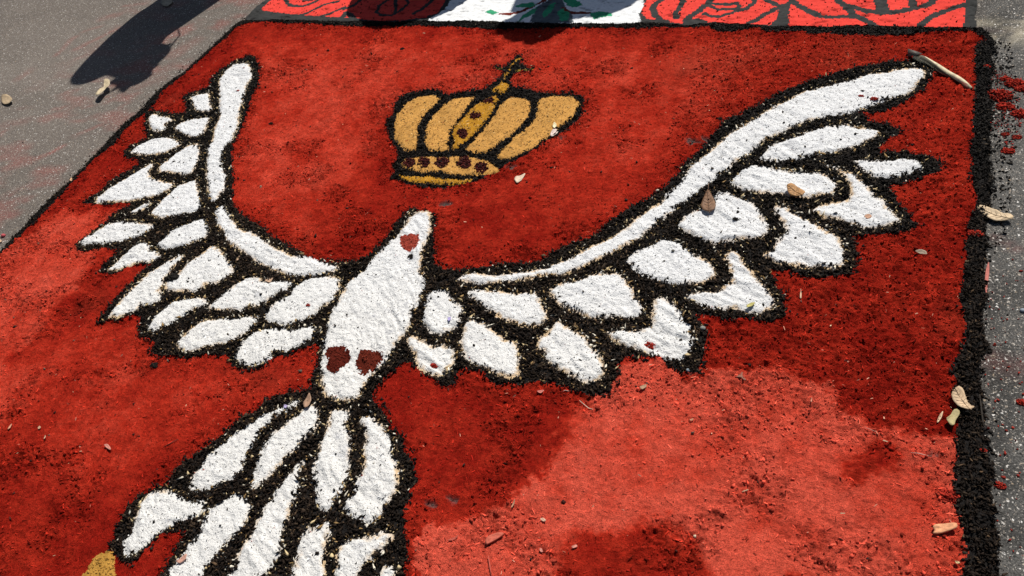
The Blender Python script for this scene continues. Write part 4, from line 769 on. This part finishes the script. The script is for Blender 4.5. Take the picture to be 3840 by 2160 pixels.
twig('pale stick on the dark patch of the right red field', 'N 762,386 810,404 852,422', .0011, (.58, .24, .18), 'stick', 'stick')
twig('dark twig lying lengthwise on the right border', 'N 1590,150 1600,250 1615,350 1622,385', .0022, (.035, .028, .022), z=.004)
twig('dark branch tip sticking out of the right border', 'N 1605,395 1640,378 1672,364', .0018, (.04, .03, .025), z=.004)
twig('dark twig on the red field at the left', 'P 838,790 875,770 915,748', .0013, (.12, .03, .02), z=.001)
for lab, u, v, r_, c_ in [('grey pebble beside the notch of the right wing', 2636, 1243, .0095, (.25, .24, .21)), ('blue grey pebble at the lower notch of the right wing', 2580, 1400, .007, (.25, .28, .30)), ('dark pebble on the wide oval white feather', 2525, 957, .006, (.13, .12, .10)),
                          ('pale pebble left of the long root thread', 2607, 2018, .005, (.62, .46, .32)), ('bluish stone set in the asphalt at the right edge', 3834, 1167, .008, (.26, .29, .32)), ('pink red ball on the asphalt at the left picture edge', 15, 886, .012, (.50, .09, .10))]:
    r_ *= .72; x0, y0 = gnd(u, v); zc = top(x0, y0) + r_ * .5
    th = np.linspace(0, math.pi, 7)[1:-1]; co = [(0, 0, r_ * .8)]
    for t in th:
        for j in range(10):
            a = 2 * math.pi * j / 10; f = 1 + .1 * math.sin(3 * a + t * 4 + u); co.append((r_ * 1.15 * f * math.sin(t) * math.cos(a), r_ * f * math.sin(t) * math.sin(a), r_ * .8 * math.cos(t)))
    co.append((0, 0, -r_ * .8)); fc = []
    for j in range(10):
        fc.append((0, 1 + j, 1 + (j + 1) % 10))
        for i in range(len(th) - 1):
            a_, b_ = 1 + i * 10 + j, 1 + i * 10 + (j + 1) % 10; fc += [(a_, a_ + 10, b_ + 10), (a_, b_ + 10, b_)]
        fc.append((len(co) - 1, 1 + (len(th) - 1) * 10 + (j + 1) % 10, 1 + (len(th) - 1) * 10 + j))
    o = mesh_from('pebble' if 'ball' not in lab else 'seed_ball', np.array(co), np.array(fc), M_WOOD, None, np.tile([c_], (len(co), 1)), True)
    o.location = (x0, y0, zc); o['label'] = lab; o['category'] = 'pebble' if 'ball' not in lab else 'seed ball'

# rolled leaf near the tip of the right wing: a spiral roll with an open dark end
def roll():
    A0 = np.array(gnd(3040 + 945 / 2.415, 492 / 2.415, .03)); B0 = np.array(gnd(3040 + 1455 / 2.415, 800 / 2.415, .02))
    d = B0 - A0; L_ = np.linalg.norm(d); d /= L_; s_ = np.array([-d[1], d[0]])
    root = empty('rolled_leaf', 'long rolled dry cream leaf lying beyond the tip of the right wing', 'leaf', None, (A0[0], A0[1], top(*A0)))
    nL, nT = 34, 30; co = []; cl_ = []
    for i in range(nL):
        t = i / (nL - 1); rad = .0135 * (1 - .45 * t) * (1 + .04 * math.sin(t * 11 + 1)) * (1 - .25 * max(0, (t - .85) / .15)) * (1 + .05 * math.sin(t * 19))
        if t < .12: rad *= 1.0 - .35 * (.12 - t) / .12
        for j in range(nT):
            a = 1.2 + 2 * math.pi * 1.3 * j / (nT - 1) + t * 2.4; rr = rad * (1 - .20 * j / (nT - 1))
            bend = .012 * math.sin(t * 3.1) + .003 * math.sin(t * 9)
            co.append((d[0] * L_ * t + s_[0] * (rr * math.cos(a) + bend), d[1] * L_ * t + s_[1] * (rr * math.cos(a) + bend), rr * math.sin(a) + .014 * (1 - .3 * t) + .001))
            f = 1 - .25 * (.5 + .5 * math.sin(a * 2 + t * 9)) * .5
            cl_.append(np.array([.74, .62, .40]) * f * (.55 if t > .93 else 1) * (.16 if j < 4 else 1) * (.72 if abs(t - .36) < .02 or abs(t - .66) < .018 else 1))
    fc = [(i * nT + j, i * nT + j + 1, (i + 1) * nT + j + 1, (i + 1) * nT + j) for i in range(nL - 1) for j in range(nT - 1)]
    o = mesh_from('blade', np.array(co), np.array(fc), M_LEAF, root, np.array(cl_), True)
    so_ = o.modifiers.new('thickness', 'SOLIDIFY'); so_.thickness = .0006
    fl = np.array([(-.048, .014, .018), (-.004, .016, .024), (.020, .010, .031), (.012, -.008, .028), (-.020, -.010, .010)])
    cp = np.array([(d[0] * p[0] + s_[0] * p[1], d[1] * p[0] + s_[1] * p[1], p[2]) for p in fl])
    o2 = mesh_from('torn_flap', cp, np.array([(0, 1, 2), (0, 2, 3), (0, 3, 4)]), M_LEAF, root, np.tile([[.10, .085, .07]], (5, 1)))
    o2.modifiers.new('thickness', 'SOLIDIFY').thickness = .0006
    tip = np.array([(L_ * .84, -.002, .020), (L_ * .93, .008, .016), (L_ * 1.04, .003, .005), (L_ * .97, -.007, .006), (L_ * .88, -.008, .012)])
    cp = np.array([(d[0] * p[0] + s_[0] * p[1], d[1] * p[0] + s_[1] * p[1], p[2]) for p in tip])
    o3 = mesh_from('dark_tip', cp, np.array([(0, 1, 2), (0, 2, 3), (0, 3, 4)]), M_LEAF, root, np.tile([[.13, .035, .02]], (5, 1)))
    o3.modifiers.new('thickness', 'SOLIDIFY').thickness = .0006
roll()

# ------------------------------------------------------------------ people standing beyond the picture whose shadows fall into it
HD = SUN[:2] / np.linalg.norm(SUN[:2]); PE = np.array([-HD[1], HD[0]]); TN = -SUN[2] / np.linalg.norm(SUN[:2])
def at3(w_, h_, z):             # place at height z whose shadow lands w_ across and h_ along the sun line
    p = PE * w_ + HD * (h_ / TN - z / TN); return Vector((p[0], p[1], z))
def pm(name, c, r=.8): return mat(name, c, attr=False, rough=r, bump=((60, .3, .003),), vary=.12, vscale=40)
SKIN = pm('skin', (.36, .20, .13), .55); HAIR = pm('dark_hair', (.03, .02, .015), .6); SH1 = pm('blue_cotton', (.06, .09, .20)); SH2 = pm('white_cotton', (.6, .6, .58)); SH3 = pm('green_cotton', (.08, .16, .08)); JEAN = pm('denim', (.05, .07, .13)); SHOE = pm('leather', (.05, .04, .035), .5)
def skin(name, V, E_, Rr, m, parent, sub=2):
    me = bpy.data.meshes.new(name); org = parent.location if parent else Vector((0, 0, 0))
    me.from_pydata([tuple(Vector(v) - org) for v in V], E_, []); o = link(bpy.data.objects.new(name, me), parent); me.materials.append(m)
    sk = o.modifiers.new('skin', 'SKIN'); sk.use_smooth_shade = True
    for i, r in enumerate(Rr):
        r = (r, r) if np.isscalar(r) else r; me.skin_vertices[0].data[i].radius = r
    me.skin_vertices[0].data[0].use_root = True
    ss = o.modifiers.new('subdivision', 'SUBSURF'); ss.levels = sub; ss.render_levels = sub; return o
def person(label, F, w0, pts_, radii, shirt, hairs, toward):
    """pts_: dict joint -> (w, z, forward) relative to the sun-line frame with feet at along-value F"""
    root = empty('person', label, 'person', None, tuple(at3(w0, F, 0)))
    J = {k_: at3(v_[0], F + v_[1] + v_[2], v_[1]) for k_, v_ in pts_.items()}
    names = list(J); ix_ = {n_: i for i, n_ in enumerate(names)}
    edges = [('pelvis', 'waist'), ('waist', 'chest'), ('chest', 'neck'), ('neck', 'jaw'), ('jaw', 'head')]
    for s_ in 'lr': edges += [('chest', s_ + 'shoulder'), (s_ + 'shoulder', s_ + 'elbow'), (s_ + 'elbow', s_ + 'wrist'), (s_ + 'wrist', s_ + 'palm'), ('pelvis', s_ + 'hip'), (s_ + 'hip', s_ + 'knee'), (s_ + 'knee', s_ + 'ankle'), (s_ + 'ankle', s_ + 'toe')]
    skin('body', [J[n_] for n_ in names], [(ix_[a], ix_[b]) for a, b in edges], [radii[n_.lstrip('lr') if n_[1:] in radii else n_] for n_ in names], SKIN, root)
    sn = ['waist', 'pelvis', 'chest', 'lshoulder', 'lelbow', 'rshoulder', 'relbow']
    rr = {'waist': 1.16, 'pelvis': 1.12, 'chest': 1.16, 'lshoulder': 1.25, 'rshoulder': 1.25, 'lelbow': 1.35, 'relbow': 1.35}
    def rad(n_, f): 
        r = radii[n_[1:]] if n_[1:] in radii and n_ not in radii else radii[n_]; return (r[0] * f, r[1] * f) if not np.isscalar(r) else r * f
    skin('shirt', [J[n_] for n_ in sn], [(0, 1), (0, 2), (2, 3), (3, 4), (2, 5), (5, 6)], [rad(n_, rr[n_]) for n_ in sn], shirt, root)
    tn = ['pelvis', 'lhip', 'lknee', 'lankle', 'rhip', 'rknee', 'rankle']
    skin('trousers', [J[n_] for n_ in tn], [(0, 1), (1, 2), (2, 3), (0, 4), (4, 5), (5, 6)], [rad(n_, 1.22 if 'ankle' not in n_ else 1.6) for n_ in tn], JEAN, root)
    for s_ in 'lr':
        skin('shoe', [J[s_ + 'ankle'] * .2 + J[s_ + 'toe'] * .8 + Vector((0, 0, .0)), J[s_ + 'ankle'] + Vector((0, 0, -.03)), J[s_ + 'toe'] + (J[s_ + 'toe'] - J[s_ + 'ankle']) * .25], [(0, 1), (0, 2)], [.045, .05, .038], SHOE, root, 1)
        # fingers and thumb, each its own chain rooted in the palm
        pw, pp = J[s_ + 'wrist'], J[s_ + 'palm']; dr = (pp - pw).normalized(); side = dr.cross(Vector((PE[0], PE[1], .3))).normalized()
        V_ = [pw + (pp - pw) * .6]; E2 = []; R2 = [.018]
        for q_, ln in enumerate((.068, .078, .073, .058)):
            b0 = pp + side * (.030 - .020 * q_); i0 = len(V_); V_ += [b0, b0 + dr * ln * .5 + Vector((0, 0, -.006)), b0 + dr * ln + Vector((0, 0, -.02))]; E2 += [(0, i0), (i0, i0 + 1), (i0 + 1, i0 + 2)]; R2 += [.010, .0088, .0075]
        i0 = len(V_); b0 = pw + dr * .03 + side * .035; V_ += [b0, b0 + dr * .03 + side * .02]; E2 += [(0, i0), (i0, i0 + 1)]; R2 += [.011, .009]
        skin('hand', V_, E2, R2, SKIN, root, 1)
    hd = J['head']; c = J['jaw'] * .35 + hd * .65
    # face
    fwd = Vector((HD[0], HD[1], 0)) * toward[0] + Vector((PE[0], PE[1], 0)) * toward[1]; fwd.normalize(); upv = (hd - J['jaw']).normalized(); sd = fwd.cross(upv).normalized()
    skin('nose', [c + fwd * .085, c + fwd * .115 - upv * .03], [(0, 1)], [.010, .014], SKIN, root, 1)
    skin('mouth', [c + fwd * .092 - upv * .055 - sd * .022, c + fwd * .098 - upv * .055, c + fwd * .092 - upv * .055 + sd * .022], [(0, 1), (1, 2)], [.004, .007, .004], pm('lips', (.34, .10, .09), .5), root, 1)
    for s_ in (-1, 1):
        skin('ear', [c + sd * s_ * .085 + upv * .012, c + sd * s_ * .092 - upv * .025], [(0, 1)], [.014, .009], SKIN, root, 1)
        skin('eye', [c + fwd * .082 + sd * s_ * .032 + upv * .008, c + fwd * .088 + sd * s_ * .032 + upv * .008], [(0, 1)], [.013, .010], pm('eye_dark', (.05, .04, .03), .2), root, 1)
    # hair: a cap of locks
    V_ = []; E2 = []; R2 = []
    for hsp in hairs:
        i0 = len(V_); n_ = len(hsp)
        for q_, (w_, z_, f_, r_) in enumerate(hsp): V_.append(at3(w_, F + z_ + f_, z_)); R2.append(r_)
        E2 += [(i0 + q_, i0 + q_ + 1) for q_ in range(n_ - 1)]
        if i0: E2.append((0, i0))
    skin('hair', V_, E2, R2, HAIR, root, 2)
    return root
RD = dict(pelvis=(.15, .11), waist=(.13, .10), chest=(.15, .11), neck=.055, jaw=.075, head=.085, shoulder=.065, elbow=.042, wrist=.028, palm=(.036, .018), hip=.085, knee=.055, ankle=.038, toe=.034)

# person bending forward at the far left: back and shoulders make the long lobe, the head hangs to the right
F1 = -3.95; hz = lambda h_: h_ - F1
person('person in a blue shirt bending forward beyond the upper left picture edge', F1, -4.2,
       dict(pelvis=(-4.21, hz(-3.02), 0), waist=(-4.17, hz(-2.80), 0), chest=(-4.06, hz(-2.46), 0), neck=(-3.90, hz(-2.33), 0), jaw=(-3.82, hz(-2.34), 0), head=(-3.75, hz(-2.33), 0),
            lshoulder=(-4.08, hz(-2.26), 0), lelbow=(-4.02, hz(-2.11), .0), lwrist=(-3.90, hz(-2.40), -.05), lpalm=(-3.84, hz(-2.48), -.06),
            rshoulder=(-4.00, hz(-2.55), -.05), relbow=(-4.02, hz(-2.70), -.05), rwrist=(-4.12, hz(-2.92), -.05), rpalm=(-4.14, hz(-3.00), -.05),
            lhip=(-4.22, hz(-3.12), 0), lknee=(-4.24, hz(-3.50), 0), lankle=(-4.22, .07, 0), ltoe=(-4.16, .035, 0), rhip=(-4.12, hz(-3.10), 0), rknee=(-4.08, hz(-3.50), 0), rankle=(-4.08, .07, 0), rtoe=(-4.00, .035, 0)),
       dict(RD, shoulder=.115, chest=(.19, .17), waist=(.19, .17), pelvis=(.20, .17), hip=.13, neck=.09, elbow=.085, head=.11, jaw=.10), SH1,
       [[(-3.82, hz(-2.36), 0, .13), (-3.80, hz(-2.44), 0, .10), (-3.82, hz(-2.52), 0, .07), (-3.86, hz(-2.60), 0, .012), (-3.90, hz(-2.64), 0, .004)],
        [(-3.77, hz(-2.27), 0, .09), (-3.71, hz(-2.20), 0, .065), (-3.68, hz(-2.07), 0, .008)], [(-3.73, hz(-2.28), 0, .07), (-3.63, hz(-2.29), 0, .006)],
        [(-3.73, hz(-2.40), 0, .08), (-3.79, hz(-2.55), 0, .05), (-3.87, hz(-2.63), 0, .006)], [(-3.80, hz(-2.25), 0, .07), (-3.72, hz(-2.14), 0, .035), (-3.65, hz(-2.18), 0, .006)],
        [(-3.74, hz(-2.20), 0, .05), (-3.66, hz(-2.18), 0, .035), (-3.635, hz(-2.28), 0, .004)], [(-3.72, hz(-2.16), 0, .05), (-3.69, hz(-2.13), 0, .03), (-3.655, hz(-2.07), 0, .004)],
        [(-3.78, hz(-2.34), 0, .05), (-3.74, hz(-2.16), 0, .03), (-3.745, hz(-2.04), 0, .004)],
        [(-3.76, hz(-2.50), 0, .02), (-3.78, hz(-2.62), 0, .007), (-3.83, hz(-2.76), 0, .005), (-3.91, hz(-2.83), 0, .004)]], (0, 1))
# person crouching behind the flower carpet: the broad round shadow
F2 = -4.22; hz2 = lambda h_: h_ - F2
person('person in a green shirt crouching beyond the top of the picture', F2, -2.68,
       dict(pelvis=(-2.70, .30, .02), waist=(-2.68, .48, .0), chest=(-2.66, .68, -.0), neck=(-2.65, .80, .02), jaw=(-2.65, .83, .0), head=(-2.65, .87, .0),
            lshoulder=(-2.86, .74, 0), lelbow=(-2.95, .52, 0), lwrist=(-2.80, .34, -.05), lpalm=(-2.74, .32, -.06), rshoulder=(-2.50, .68, 0), relbow=(-2.42, .50, 0), rwrist=(-2.55, .34, -.05), rpalm=(-2.60, .32, -.06),
            lhip=(-2.80, .28, 0), lknee=(-2.84, .50, .06), lankle=(-2.82, .08, .05), ltoe=(-2.84, .04, .14), rhip=(-2.60, .28, 0), rknee=(-2.52, .50, .06), rankle=(-2.54, .08, .05), rtoe=(-2.52, .04, .14)),
       dict(RD, shoulder=.14, chest=(.26, .2), waist=(.25, .2), elbow=.13, knee=.12, hip=.13), SH3,
       [[(-2.65, .86, 0, .115), (-2.72, .82, 0, .10), (-2.56, .80, 0, .09)]], (-1, 0))
# person standing at the top centre with a thick mop of curly hair
F3 = -4.92; hz3 = lambda h_: h_ - F3
curls = [[(-1.88, hz3(-3.42), 0, .15), (-1.95, hz3(-3.36), 0, .10), (-2.02, hz3(-3.31), 0, .035)]]
for wv, hv, r_ in ((-1.98, -3.24, .05), (-1.92, -3.21, .04), (-1.87, -3.25, .05), (-1.80, -3.20, .04), (-1.76, -3.26, .045), (-1.72, -3.33, .04), (-1.70, -3.40, .04), (-2.03, -3.42, .05), (-2.06, -3.34, .03)):
    curls.append([((wv - 1.87) / 2, hz3((hv - 3.38) / 2), 0, .10), (wv, hz3(hv), 0, r_)])
person('person in a white shirt with curly hair standing beyond the top centre', F3, -1.86,
       dict(pelvis=(-1.86, .92, 0), waist=(-1.86, 1.06, 0), chest=(-1.85, 1.28, 0), neck=(-1.86, 1.42, 0), jaw=(-1.87, 1.48, 0), head=(-1.87, 1.56, 0),
            lshoulder=(-2.02, 1.34, 0), lelbow=(-2.06, 1.08, 0), lwrist=(-2.04, .84, -.05), lpalm=(-2.03, .76, -.06), rshoulder=(-1.66, 1.30, 0), relbow=(-1.56, 1.10, 0), rwrist=(-1.45, .98, -.05), rpalm=(-1.40, .92, -.06),
            lhip=(-1.95, .90, 0), lknee=(-1.95, .48, 0), lankle=(-1.95, .08, 0), ltoe=(-1.95, .04, .14), rhip=(-1.77, .90, 0), rknee=(-1.76, .48, 0), rankle=(-1.76, .08, 0), rtoe=(-1.76, .04, .14)),
       dict(RD, elbow=.055), SH2, curls, (1, 0))
